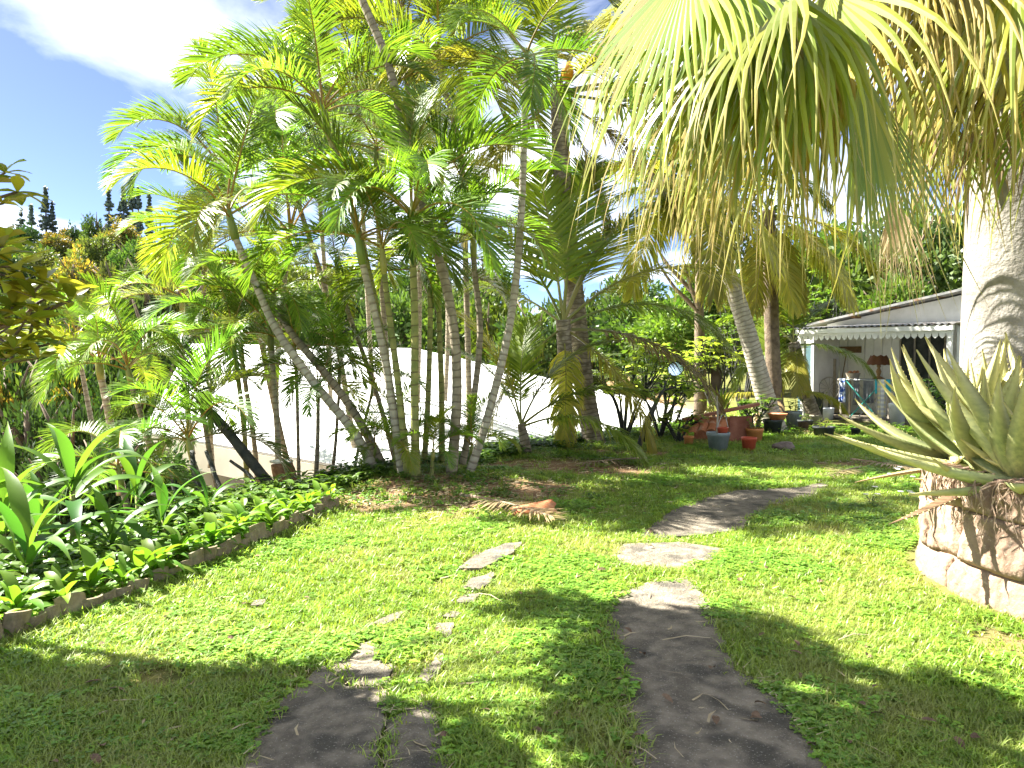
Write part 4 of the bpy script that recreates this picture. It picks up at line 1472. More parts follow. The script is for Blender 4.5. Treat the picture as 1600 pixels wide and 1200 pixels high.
palm('young coconut palm with one broad green frond before the white roof', pp([(826, 722), (820, 690), (814, 662)], 12.0, 12.0), 0.085, 0.06, kind='coco', name='coconut_palm', seed=62, fs=0.66, shaft=0, trunkmat_=M['trunk_coco'],
     fronds=[(160, 0, 1.0), (175, 1, 0.85), (10, 1, 1.0), (350, 2, 1.1), (60, 0, 0.9), (330, 3, 1.0)])
palm('curved coconut palm arching left beside the terracotta pots', pp([(1214, 672), (1190, 600), (1165, 510), (1128, 400), (1090, 320), (1070, 285)], 16.4, 16.4), 0.22, 0.15, kind='coco', name='coconut_palm', seed=63, fs=1.0, shaft=0, trunkmat_=M['trunk_pale'],
     fronds=[(190, 4, 1.0), (230, 5, 1.0), (170, 3, 1.0), (280, 5, 1.0), (320, 5, 0.9), (350, 3, 1.0), (20, 2, 1.0), (100, 1, 1.0), (210, 3, 1.0), (255, 4, .9)], gold=4)
palm('short dark-trunked palm leaning beside the shack veranda', pp([(1278, 660), (1258, 610), (1246, 560), (1240, 535)], 18.2, 18.2), 0.16, 0.14, kind='coco', name='coconut_palm', seed=64, fs=0.62, shaft=0, trunkmat_=M['trunk_coco'],
     fronds=[(120, 0, 1.0), (70, 0, 1.0), (180, 1, 1.0), (150, 2, 1.0), (20, 1, 1.0), (200, 4, 1.0), (340, 4, 1.0), (260, 5, .8), (300, 6, .6), (230, 5, 0.8)], gold=3)
palm('low golden-fronded palm left of the veranda', pp([(1212, 668), (1210, 640), (1206, 620)], 17.6, 17.6), 0.12, 0.1, kind='coco', name='coconut_palm', seed=65, fs=0.55, shaft=0, trunkmat_=M['trunk_coco'],
     fronds=[(100, 0, 1.0), (60, 0, 1.1), (160, 1, 1.0), (30, 1, 1.1), (190, 3, 1.0), (350, 3, 1.0), (250, 4, 1.0)], gold=3)
palm('dark bearded palm hanging over the shack roof', pp([(1212, 640), (1206, 520), (1204, 420), (1200, 360), (1200, 330)], 17.4, 17.4), 0.17, 0.16, kind='coco', name='bearded_palm', seed=66, fs=0.9, shaft=0, trunkmat_=M['bark'],
     fronds=[(350, 5, 1.0), (320, 5, 1.0), (300, 6, 0.8), (20, 5, 1.0), (200, 5, 0.9), (240, 6, 0.8), (0, 4, 1.0), (100, 1, 1.0), (180, 3, 1.0), (270, 6, .8)], gold=6)

# ================================================================ ROUND PLANTER, FAN PALM, ALOES
def make_planter():
    root = empty('round_planter', PLC)
    tag(root, 'round planter of cracked brown cement blocks under the aloes', 'planter')
    H_ = 0.82
    random.seed(3)
    core = MB()
    core.lathe([(PLR - 0.05, -0.1), (PLR - 0.06, H_ - 0.05), (PLR - 0.22, H_ - 0.05), (PLR - 0.24, H_ - 0.12), (0.0, H_ - 0.12)], 64)
    core.build('core', M['joint'], root)
    soil_ = MB()
    nn = 26
    vs, fs = [], []
    for i in range(nn + 1):
        for k in range(40):
            r = (PLR - 0.2) * i / nn
            a = 2 * PI * k / 40
            x, y = math.cos(a) * r, math.sin(a) * r
            vs.append((x, y, H_ - 0.1 + 0.05 * noise.noise(V((x * 5, y * 5, 1)))))
    for i in range(nn):
        for k in range(40):
            fs.append((i * 40 + k, i * 40 + (k + 1) % 40, (i + 1) * 40 + (k + 1) % 40, (i + 1) * 40 + k))
    soil_.add(vs, fs)
    soil_.build('planter_soil', M['earth'], root)
    # courses: each block a curved, rough piece; boundaries wander
    def zb(c, a):
        if c == 0: return -0.12
        if c == 3: return H_ + 0.01 * noise.noise(V((a * 6, 3, 0)))
        return (0.0, 0.22, 0.56)[c] + 0.05 * noise.noise(V((a * 2.3, c * 7, 1)))
    for c in range(3):
        a = R(95) + 0.13 * c
        end = R(95) + 2 * PI
        cuts = [a]
        while cuts[-1] < end + 0.13 * c - 0.25:
            cuts.append(cuts[-1] + random.uniform(0.26, 0.5))
        cuts[-1] = cuts[0] + 2 * PI
        for a0, a1 in zip(cuts, cuts[1:]):
            mb = MB()
            na, nz = 14, 10
            tl0, tl1 = random.uniform(-.03, .03), random.uniform(-.03, .03)
            vs, fs = [], []
            seedv = random.uniform(0, 50)
            for j in range(nz + 1):
                for i in range(na + 1):
                    f = i / na
                    aa = a0 + (a1 - a0) * f
                    z0, z1 = zb(c, aa) + (0.003 if c else 0), zb(c + 1, aa) - (0.003 if c < 2 else 0)
                    g = j / nz
                    z = z0 + (z1 - z0) * g
                    aa += (0.002 if i == 0 else -0.002 if i == na else 0) + 0.012 * noise.noise(V((z * 9, a0 * 5 if i == 0 else a1 * 5, 4))) * (1 if i in (0, na) else 0)
                    edge = min(f, 1 - f, g * 0.9 + (1 if c == 0 else 0), (1 - g) * 0.9)
                    rr = PLR + 0.045 * noise.noise(V((math.cos(aa) * 5, math.sin(aa) * 5, z * 5 + seedv * .05))) + 0.026 * noise.noise(V((math.cos(aa) * 15, math.sin(aa) * 18, z * 18)))
                    rr -= 0.014 * (1 - sstep(0, 0.07, edge))
                    rr += 0.03 * (1 - sstep(-0.1, 0.22, z)) - 0.02 * sstep(0.3, 0.82, z)
                    vs.append((math.cos(aa) * rr, math.sin(aa) * rr, z))
            n_ = na + 1
            for j in range(nz):
                for i in range(na):
                    fs.append((j * n_ + i, j * n_ + i + 1, (j + 1) * n_ + i + 1, (j + 1) * n_ + i))
            # inner ring to give thickness
            m0 = len(vs)
            ring = [j * n_ for j in range(nz + 1)] + [nz * n_ + i for i in range(1, n_)] + [j * n_ + na for j in range(nz - 1, -1, -1)] + [i for i in range(na - 1, 0, -1)]
            for q in ring:
                x, y, z = vs[q]
                k = (PLR - 0.16) / math.hypot(x, y)
                vs.append((x * k, y * k, z))
            L = len(ring)
            for q in range(L):
                fs.append((ring[q], ring[(q + 1) % L], m0 + (q + 1) % L, m0 + q))
            mb.add(vs, fs)
            mb.build('block', M['planter'], root, True)
    return root


make_planter()


def fanleaf(mb, crown, hub, axis, Rr, nseg=34, spread=120, grav=0.5, cup=0.35, split=0.5, seed=0, tintoff=0.0, threads=True, normal=None):
    """petiole crown -> hub, then a pleated blade round axis"""
    random.seed(seed)
    crown, hub, axis = V(crown), V(hub), V(axis).normalized()
    mid = (crown + hub) / 2 + V((0, 0, 0.25 * (hub - crown).length))
    pts = spline([crown, mid, hub], 10)
    mb.tube(pts, [0.035 - 0.018 * i / 10 for i in range(11)], 5, mi=1)
    n0 = V(normal) if normal else (V((0, 0, 1)) - axis * axis.z)
    if n0.length < 0.15:
        n0 = (hub - crown).normalized()
        n0 = n0 - axis * n0.dot(axis)
    n0 = n0.normalized()
    S = axis.cross(n0).normalized()
    da = R(2 * spread) / nseg
    for i in range(nseg):
        a = -R(spread) + da * (i + 0.5)
        L = Rr * (0.72 + 0.28 * math.cos(a * 0.7)) * random.uniform(0.8, 1.14)
        d = axis * math.cos(a) + S * math.sin(a) + n0 * (cup * (1 - math.cos(a)) * 0.6)
        d.normalize()
        side = (S * math.cos(a) - axis * math.sin(a))
        side = (side - d * side.dot(d)).normalized()
        p = hub.copy()
        vs, al = [], []
        ns = 9
        r_ = 0
        tn = min(1, max(0, random.random() * 0.7 + tintoff))
        gseg = grav * random.uniform(0.75, 1.3)
        wob = V((random.uniform(-1, 1), random.uniform(-1, 1), 0)) * 0.15
        for j in range(ns):
            t = j / ns
            nrm = side.cross(d).normalized()
            rr = t * L
            hw = min(rr * math.tan(da / 2) * 1.04 + 0.003, split * Rr * math.tan(da / 2) * 1.04)
            if t > split:
                hw *= max(0.06, 1 - ((t - split) / (1 - split)) ** 0.75)
            fold = 0.45 * hw
            vs += [p - side * hw, p + nrm * fold, p + side * hw]
            al += [t, t, t]
            p = p + d * (L / ns)
            gg = gseg * (0.02 + (max(0, t - split * 0.55)) ** 1.0) * 0.95
            d = (d + V((0, 0, -gg)) + (wob if t > split else V((0, 0, 0)))).normalized()
            side = (side - d * side.dot(d)).normalized()
        vs.append(p); al.append(1.0)
        fs = []
        for j in range(ns - 1):
            b = j * 3
            fs += [(b, b + 1, b + 4, b + 3), (b + 1, b + 2, b + 5, b + 4)]
        b = (ns - 1) * 3
        fs += [(b, b + 1, b + 3), (b + 1, b + 2, b + 3)]
        mb.add(vs, fs, tn, al, 0)
        if threads and random.random() < 0.6:
            q = vs[int(ns * split) * 3]
            c1 = q + V((random.uniform(-.05, .05), random.uniform(-.05, .05), -0.12))
            c2 = c1 + V((random.uniform(-.1, .1), random.uniform(-.1, .1), random.uniform(-.25, -.1)))
            mb.tube([q, c1, c2], [0.0025, 0.002, 0.001], 3, tint=1.0, mi=2, cap=False)


FT = V((4.16, 6.35, 0.62))      # the fan palm's trunk
FC = V((4.02, 6.2, 5.55))       # its crown


def make_fan_palm():
    root = empty('fan_palm', FT)
    tag(root, 'big fan palm with a stout pale trunk rising from the planter', 'palm')
    mb = MB()
    path = [FT - V((0, 0, 0.1)), FT + V((0, -.01, 1.2)), FT + V((-.03, -.06, 2.6)), FC - V((0, 0, 0.2))]
    rel = spline(path, 40)
    random.seed(8)
    mb.tube([p - FT for p in rel], [0.42 - 0.05 * i / 40 for i in range(41)], 28)
    mb.build('trunk', M['fan_trunk'], root, True)
    mats = {k: [M[k], M['petiole'], M['straw']] for k in ('fan', 'fan_gold', 'fan_dead')}

    def leaf(hubpx, axpx, Rr, mat='fan', seed=0, **kw):
        hub = P(*hubpx)
        tip = P(*axpx)
        b = MB()
        fanleaf(b, FC - FT, hub - FT, tip - hub, Rr, seed=seed, **kw)
        return b.build('frond', mats[mat], root)
    # (hub pixel, depth), (towards pixel, depth)
    NS = dict(nseg=22, split=.32)
    leaf((1345, 108, 4.75), (1388, 330, 4.6), 1.6, 'fan', 1, spread=38, grav=.36, cup=.9, nseg=24, split=.5)
    leaf((1420, 120, 6.0), (1446, 330, 6.0), 1.55, 'fan', 10, spread=42, grav=.5, nseg=26, split=.45)
    leaf((1392, 310, 6.2), (1412, 450, 6.2), .95, 'fan_dead', 11, spread=45, grav=.8, split=.35)
    leaf((1690, 90, 4.8), (1560, 210, 4.6), 1.1, 'fan', 8, spread=40, grav=.6, tintoff=.4, **NS)
    leaf((1455, 60, 5.5), (1490, 230, 5.4), 1.1, 'fan', 23, spread=46, grav=.6, nseg=24, split=.45)
    leaf((1238, -30, 4.8), (1110, 110, 4.55), 1.6, 'fan', 2, spread=44, grav=.9, tintoff=.25, nseg=22, split=.5)
    # the curtain of long strips: hub column, hub row, depth, length, kind
    for k, (hx, hy, hd, rl, kd) in enumerate([
        (1045, -40, 5.6, 1.5, 1), (1080, -60, 5.2, 1.9, 0), (1140, -40, 5.0, 1.9, 0), (1160, 20, 5.5, 2.0, 1), (1190, -20, 5.1, 2.0, 0),
        (1215, 40, 5.4, 1.9, 0), (1245, 10, 5.0, 1.9, 0), (1270, 50, 5.6, 1.8, 1), (1295, -10, 4.9, 1.9, 0), (1320, 30, 5.5, 1.7, 1), (1180, 90, 5.8, 1.6, 1), (1240, 110, 5.7, 1.5, 1), (1290, 110, 5.5, 1.5, 0),
        (1395, -60, 5.1, 1.1, 1), (1440, -70, 5.0, 1.2, 1), (1500, -60, 4.9, 1.5, 1), (1545, -30, 4.9, 1.6, 1), (1590, -60, 4.6, 1.6, 0), (1520, 60, 5.6, 1.4, 1), (1575, 80, 5.4, 1.3, 2), (1610, 30, 5.2, 1.6, 1), (1640, 150, 5.4, 1.2, 0), (1530, 200, 5.8, .9, 2),
        (1060, -90, 6.0, 1.8, 0), (1350, -80, 5.3, 1.3, 1), (1475, 0, 5.8, 1.2, 0)]):
        leaf((hx, hy, hd), (hx - 45, hy + 130, hd - .15), rl, ('fan', 'fan_gold', 'fan_dead')[kd], 60 + k, spread=random.uniform(50, 66), grav=1.5, tintoff=.2, **NS)
    # crown above the picture
    for k in range(12):
        a = k * 2.4
        el = 0.25 + 0.09 * k
        d = V((math.cos(a) * math.cos(el), math.sin(a) * math.cos(el), math.sin(el)))
        b = MB()
        fanleaf(b, FC - FT, FC - FT + d * 1.3, d + V((0, 0, -0.2)), 1.3, nseg=26, seed=40 + k, grav=0.3, threads=False)
        b.build('frond', mats['fan'], root)
    # skirt of old leaf bases
    b = MB()
    random.seed(44)
    for k in range(90):
        a = random.uniform(0, 2 * PI)
        z = random.uniform(2.7, 4.7)
        o = V((math.cos(a) * 0.36, math.sin(a) * 0.36, z)) + V((-.05, -.1, 0))
        d = V((math.cos(a) * 0.35, math.sin(a) * 0.35, -1))
        b.leaf(o, d, V((math.cos(a), math.sin(a), 0)), random.uniform(0.35, 0.8), random.uniform(0.03, 0.08), arch=0.3, nseg=4, fold=0.3, tint=random.random())
    b.build('leaf_skirt', M['fan_dead'], root)
    return root


make_fan_palm()


def aloe_leaf(L, w, pitch, droop, seed, curl=0.0):
    random.seed(seed)
    mb = MB()
    ns = 12
    p = V((0, 0, 0))
    vs, al = [], []
    lat = random.uniform(-.6, .6)
    droop = droop * random.uniform(.3, 1.5)
    teeth = []
    for i in range(ns + 1):
        t = i / ns
        a = R(pitch) + R(droop) * (t ** 1.4)
        d = V((math.cos(a) * math.cos(lat * t), math.cos(a) * math.sin(lat * t), math.sin(a)))
        S = V((-math.sin(lat * t), math.cos(lat * t), 0))
        nrm = d.cross(S) * -1
        if nrm.z < 0: nrm = -nrm
        hw = w / 2 * (0.92 + 0.16 * math.sin(t * 3)) * max(0.015, (1 - t ** 1.7))
        th = 0.30 * hw + 0.004
        vs += [p - S * hw + nrm * 0.32 * hw, p - nrm * 0.06 * hw, p + S * hw + nrm * 0.32 * hw, p + S * hw * 0.5 - nrm * th * 1.1, p - nrm * th * 1.8, p - S * hw * 0.5 - nrm * th * 1.1]
        al += [t] * 6
        if i < ns:
            for sgn, q in ((-1, vs[-6]), (1, vs[-4])):
                teeth.append((q, S * sgn, d))
        p = p + d * (L / ns)
    fs = []
    for i in range(ns):
        for k in range(6):
            fs.append((i * 6 + k, (i + 1) * 6 + k, (i + 1) * 6 + (k + 1) % 6, i * 6 + (k + 1) % 6))
    fs.append(tuple(ns * 6 + k for k in range(6)))
    mb.add(vs, fs, random.random(), al, 0)
    for i in range(len(teeth) - 2):
        q, s_, d = teeth[i]
        q2 = teeth[i + 2][0]
        for f in (0.0, 0.5):
            o = q.lerp(q2, f)
            mb.add([o - d * 0.005 - s_ * 0.002, o + d * 0.005 - s_ * 0.002, o + s_ * 0.010 + d * 0.004], [(0, 1, 2)], 1, None, 1)
    return mb.mesh('leaf', [M['aloe'], M['aloe_tooth']], True)


ALO = [[aloe_leaf(L, w, p, dr, 50 * k + s) for s in range(4)] for k, (L, w, p, dr) in enumerate([(0.62, 0.13, 80, 2), (0.8, 0.155, 62, 16), (0.88, 0.165, 44, 26), (0.9, 0.165, 28, 30), (0.88, 0.155, 14, 30), (0.84, 0.14, 2, 16), (0.8, 0.12, -8, -4)])]


def aloe(x, y, s, seed, label, nl=17, az_bias=None):
    root = empty('aloe_plant', (x, y, 0.70))
    tag(root, label, 'aloe', 'aloes in the round planter')
    random.seed(seed)
    for i in range(nl):
        lv = min(6, int(i / nl * 7))
        dead = lv >= 5 and random.random() < .22
        inst('leaf', random.choice(ALO[lv]), root, (0, 0, 0.14 - 0.014 * lv), (random.uniform(-.35, .35), random.uniform(-.16, .16) + (.15 if dead else 0), R(i * 137.5 + random.uniform(-22, 22))), (s * random.uniform(0.7, 1.15), s * random.uniform(.6, 1.05), s * (.5 if dead else 1)), M['fan_dead'] if dead else None)
    st = MB()
    st.tube([V((0, 0, -0.08)), V((0, 0, 0.08)), V((0, 0, 0.16))], [0.06, 0.055, 0.03], 8)
    st.build('stem', M['root'], root, True)
    return root


aloe(3.46, 5.95, 1.25, 1, 'aloe at the far rim of the planter, leaf tips before the veranda', 24)
aloe(3.38, 5.45, 1.18, 2, 'large aloe spilling over the planter rim nearest the path', 28)
aloe(3.32, 4.95, 1.22, 3, 'aloe whose low leaves droop over the hanging roots', 24)
aloe(3.78, 5.25, 1.4, 4, 'tall upright aloe in front of the pale trunk', 22)
aloe(3.72, 5.72, 1.2, 5, 'aloe tucked against the foot of the fan palm', 18)
aloe(3.62, 4.55, 1.0, 6, 'aloe cut off by the right edge of the picture', 17)


def make_roots():
    mb = MB()
    random.seed(66)
    for k in range(48):
        a = random.choice((R(183), R(191), R(199), R(176))) + random.gauss(0, .05)
        r = PLR + 0.03
        z = 0.80 + random.uniform(-.02, .05)
        p = PLC + V((math.cos(a) * (r - 0.12), math.sin(a) * (r - 0.12), z))
        pts = [p]
        q = PLC + V((math.cos(a) * (r + 0.012), math.sin(a) * (r + 0.012), z - 0.02))
        pts.append(q)
        n = random.randint(1, 6)
        aa = a
        for i in range(n):
            aa += random.uniform(-.025, .025)
            z -= random.uniform(.03, .085)
            rr = r + 0.012 + random.uniform(0, .035)
            pts.append(PLC + V((math.cos(aa) * rr, math.sin(aa) * rr, z)))
        mb.tube(pts, [random.uniform(.004, .009) * (1 - .7 * i / len(pts)) for i in range(len(pts))], 4, cap=False)
    o = mb.build('dry_roots', M['root'])
    tag(o, 'tangle of dry roots hanging down the planter under the aloes', 'roots', None, 'stuff')


make_roots()


# white flowers at the planter's foot
def flower_plant(px, py, n, label, seed):
    random.seed(seed)
    b = G(px, py)
    root = empty('flower_plant', b)
    tag(root, label, 'flower', 'white flowers by the planter')
    st = MB()
    for k in range(n):
        a = k * 2.4
        top = V((math.cos(a) * 0.06, math.sin(a) * 0.06, 0.12 + random.uniform(0, .1)))
        st.tube([V((0, 0, 0)), top * .5 + V((0, 0, .02)), top], [.004, .003, .003], 4)
        for j in range(4):
            bb = a + j * 1.7
            st.leaf(top * (0.3 + 0.15 * j), V((math.cos(bb), math.sin(bb), .2)), V((0, 0, 1)), 0.055, 0.024, arch=.5, nseg=3, tint=random.random())
        fl = MB()
        t0 = random.uniform(0, 6)
        for j in range(5):
            bb = t0 + j * 2 * PI / 5
            fl.leaf(V((0, 0, 0)), V((math.cos(bb), math.sin(bb) - .25, .25)), V((0, -.3, 1)), 0.034, 0.03, arch=.25, nseg=3, fold=.1, tint=random.random())
        o = fl.build('blossom', M['petal'], root)
        o.location = top + V((0, 0, .005))
    st.build('stems', M['cover'], root)


flower_plant(1362, 792, 3, 'lone white-flowered plant standing in the lawn', 1)
flower_plant(1398, 757, 4, 'white flowers in the grass behind the others', 2)
flower_plant(1418, 764, 3, 'white flower touching the shaded planter side', 3)
flower_plant(1416, 792, 3, 'white flowers low against the planter foot', 4)

# ================================================================ LEFT: BORDER, STRAP PLANTS, FOREGROUND TREE
def broadleaf(L, w, arch, seed, mat, nseg=6, fold=.2, prof=None, wave=0.0, pitch=0.0):
    random.seed(seed)
    mb = MB()
    d = V((math.cos(pitch), 0, math.sin(pitch)))
    mb.leaf(V((0, 0, 0)), d, V((-math.sin(pitch), 0, math.cos(pitch))), L, w, arch=arch, nseg=nseg, fold=fold, tint=random.random(), prof=prof, wave=wave)
    return mb.mesh('leaf', mat, True)


oblan = lambda t: (math.sin(PI * (t ** 1.25) * 0.97 + 0.06)) ** 0.85 * 0.97 + 0.03
strap_p = lambda t: max(0.02, (0.35 + 0.65 * sstep(0, .4, t)) * (1 - sstep(.45, 1.02, t)))
STRAP = [[broadleaf(0.98, 0.115, R(ar), 10 * k + s, M['strap'], 12, .3, strap_p, .12, R(pt)) for s in range(2)] for k, (pt, ar) in enumerate([(74, 70), (60, 110), (46, 125), (28, 110), (10, 80)])]


def strap_plant(x, y, s, nl, seed, label, stem=0.3, z=None):
    random.seed(seed)
    root = empty('strap_leaf_plant', (x, y, gz(x, y) if z is None else z))
    tag(root, label, 'plant', 'broad strap-leaved plants in the bed')
    st = MB()
    st.tube([V((0, 0, -.1)), V((.01, 0, stem * .5)), V((0, .01, stem))], [.03 * s, .025 * s, .02 * s], 7)
    st.build('stem', M['trunk_green'], root, True)
    for i in range(nl):
        lv = min(4, int(i / nl * 5))
        inst('leaf', random.choice(STRAP[lv]), root, (0, 0, stem - .06 * lv * s), (random.uniform(-.15, .15), random.uniform(-.15, .15), R(i * 137.5 + random.uniform(-20, 20))), s * random.uniform(.8, 1.15))
    return root


for i, (px, py, d, s, nl, st, lb) in enumerate([
    (115, 905, 6.2, 1.0, 15, 0.55, 'tallest strap-leaved plant with arching wavy leaves'),
    (45, 960, 5.3, 0.95, 13, 0.2, 'strap-leaved plant at the picture edge with upright pale leaves'),
    (175, 925, 6.0, 0.72, 11, 0.2, 'strap-leaved plant bending over the border row'),
    (255, 880, 6.8, 0.68, 11, 0.2, 'strap-leaved plant with one long leaf leaning to the lawn'),
    (5, 905, 5.8, 0.9, 12, 0.35, 'half-hidden strap-leaved plant behind the edge plant'),
    (215, 870, 7.4, 0.8, 11, 0.35, 'shaded strap-leaved plant before the low palms'),
    (325, 845, 7.6, 0.62, 10, 0.15, 'small strap-leaved plant near the dark palm bases'),
    (60, 860, 6.9, 0.9, 12, 0.45, 'dark strap-leaved plant behind the tallest one')]):
    c = P(px, py, d)
    strap_plant(c.x, c.y, s, nl, 100 + i, lb, st)

# curled edging tiles along the border
BORDER = [G(-60, 1035), G(0, 1003), G(110, 965), G(190, 938), G(270, 905), G(350, 872), G(430, 838), G(485, 812), G(530, 792)]


def along_border(n):
    L = [0]
    for a, b in zip(BORDER, BORDER[1:]): L.append(L[-1] + (b - a).length)
    out_ = []
    for i in range(n):
        s = L[-1] * i / (n - 1)
        k = max(j for j in range(len(L) - 1) if L[j] <= s + 1e-9)
        f = (s - L[k]) / (L[k + 1] - L[k])
        p = BORDER[k].lerp(BORDER[k + 1], f)
        d = (BORDER[k + 1] - BORDER[k]).normalized()
        out_.append((p, d))
    return out_


def make_edging():
    root = empty('garden_edging', BORDER[3])
    tag(root, 'row of weathered clay edging tiles between bed and lawn', 'edging')
    meshes = []
    for s in range(4):
        random.seed(400 + s)
        mb = MB()
        n = 8
        w, h, th = 0.17, 0.12 + 0.02 * s, 0.016
        vs = []
        for lay in (0, 1):
            for j in range(2):
                for i in range(n + 1):
                    f = i / n * 2 - 1
                    x = f * w / 2
                    y = -0.05 * (1 - f * f) + (th if lay else 0)
                    z = -0.04 if j == 0 else h * (0.86 + 0.14 * math.sqrt(max(0, 1 - f * f * .9)))
                    vs.append((x, y, z))
        m = n + 1
        fs = []
        for i in range(n):
            fs += [(i, i + 1, m + i + 1, m + i), (2 * m + i + 1, 2 * m + i, 3 * m + i, 3 * m + i + 1), (m + i, m + i + 1, 3 * m + i + 1, 3 * m + i)]
        fs += [(0, m, 3 * m, 2 * m), (n, 2 * m + n, 3 * m + n, m + n)]
        mb.add(vs, fs)
        meshes.append(mb.mesh('edging_tile', M['edging'], False))
    random.seed(9)
    for p, d in along_border(36):
        if random.random() < 0.06: continue
        a = math.atan2(d.y, d.x)
        inst('edging_tile', random.choice(meshes), root, p - root.location + V((0, 0, random.uniform(-.02, .01))), (random.uniform(-.35, .2), random.uniform(-.16, .16), a + random.uniform(-.22, .22)), random.uniform(.8, 1.15))


make_edging()

BL = [[broadleaf(0.25, 0.056, R(ar), 800 + 10 * k + s, M['border_leaf'], 7, .3, None, .15, R(pt)) for s in range(3)] for k, (pt, ar) in enumerate([(64, 70), (44, 85), (20, 70)])]
random.seed(12)
for i, (p, d) in enumerate(along_border(38)):
    nrm = V((-d.y, d.x, 0))
    q = p + nrm * random.uniform(0.07, 0.3) + d * random.uniform(-.06, .06)
    s = random.uniform(0.85, 1.35)
    root = empty('border_plant', (q.x, q.y, gz(q.x, q.y)))
    tag(root, 'small bright green leafy plant in the row behind the edging tiles', 'plant', 'row of small plants along the edging')
    st = MB()
    st.tube([V((0, 0, -.03)), V((0, 0, .05)), V((0, 0, .1))], [.008, .008, .006], 5)
    st.build('stem', M['trunk_green'], root)
    for k in range(10):
        lv = min(2, k // 3)
        inst('leaf', random.choice(BL[lv]), root, (0, 0, .1 - .02 * lv), (random.uniform(-.2, .2), random.uniform(-.2, .2), R(k * 137.5 + random.uniform(-25, 25))), s * random.uniform(.75, 1.15))

# dark slanting trunk, brown stump, thicket stems
def bare(name, label, cat, pts, rad, mat, n=9, group=None):
    base = V(pts[0])
    mb = MB()
    sp_ = spline([V(p) - base for p in pts], 20)
    random.seed(len(label))
    mb.tube(sp_, [rad[0] + (rad[1] - rad[0]) * i / 20 for i in range(21)], n, jitter=.05)
    o = mb.build(name, mat, None, True)
    o.location = base
    tag(o, label, cat, group)
    return o


bare('slanting_trunk', 'dark slanting trunk propped up to the left over the bed', 'trunk', pp([(458, 806), (425, 762), (385, 712), (345, 662), (318, 638)], 9.3, 9.6), (.075, .055), M['trunk_dark'])
sb = P(458, 806, 10.2)
st_ = empty('tree_stump', (sb.x, sb.y, gz(sb.x, sb.y)))
tag(st_, 'reddish brown stump with a flat pale top behind the border', 'stump')
top = P(440, 722, 10.2) - st_.location
mb = MB()
mb.tube(spline([V((0, 0, -.3)), V((top.x * .35, 0, top.z * .4)), top], 14), [.2 - .06 * i / 14 for i in range(15)], 14, jitter=.07)
mb.build('trunk', M['bark_red'], st_, True)
mb = MB()
mb.lathe([(.15, 0), (.16, .02), (.0, .03)], 14, top)
mb.build('cut_top', M['white_paint'], st_)

for k, (pts, r, lb) in enumerate([
    ([(370, 838), (355, 790), (335, 740), (322, 705)], .035, 'dark thicket stem nearest the strap-leaved plants'),
    ([(350, 838), (325, 800), (305, 745), (300, 705)], .045, 'dark forked thicket stem left of the nearest one'),
    ([(420, 815), (408, 780), (392, 745), (360, 720)], .03, 'grey thicket stem bending over the white terrace'),
    ([(312, 838), (280, 790), (268, 730)], .05, 'thick dark thicket stem deep in the shade'),
    ([(300, 820), (262, 780), (225, 770)], .03, 'low arching thicket stem by the shade')]):
    bare('thicket_stem', lb, 'stem', pp(pts, 8.6, 9.2), (r, r * .6), M['trunk_dark'], 7, 'dark stems of the thicket')


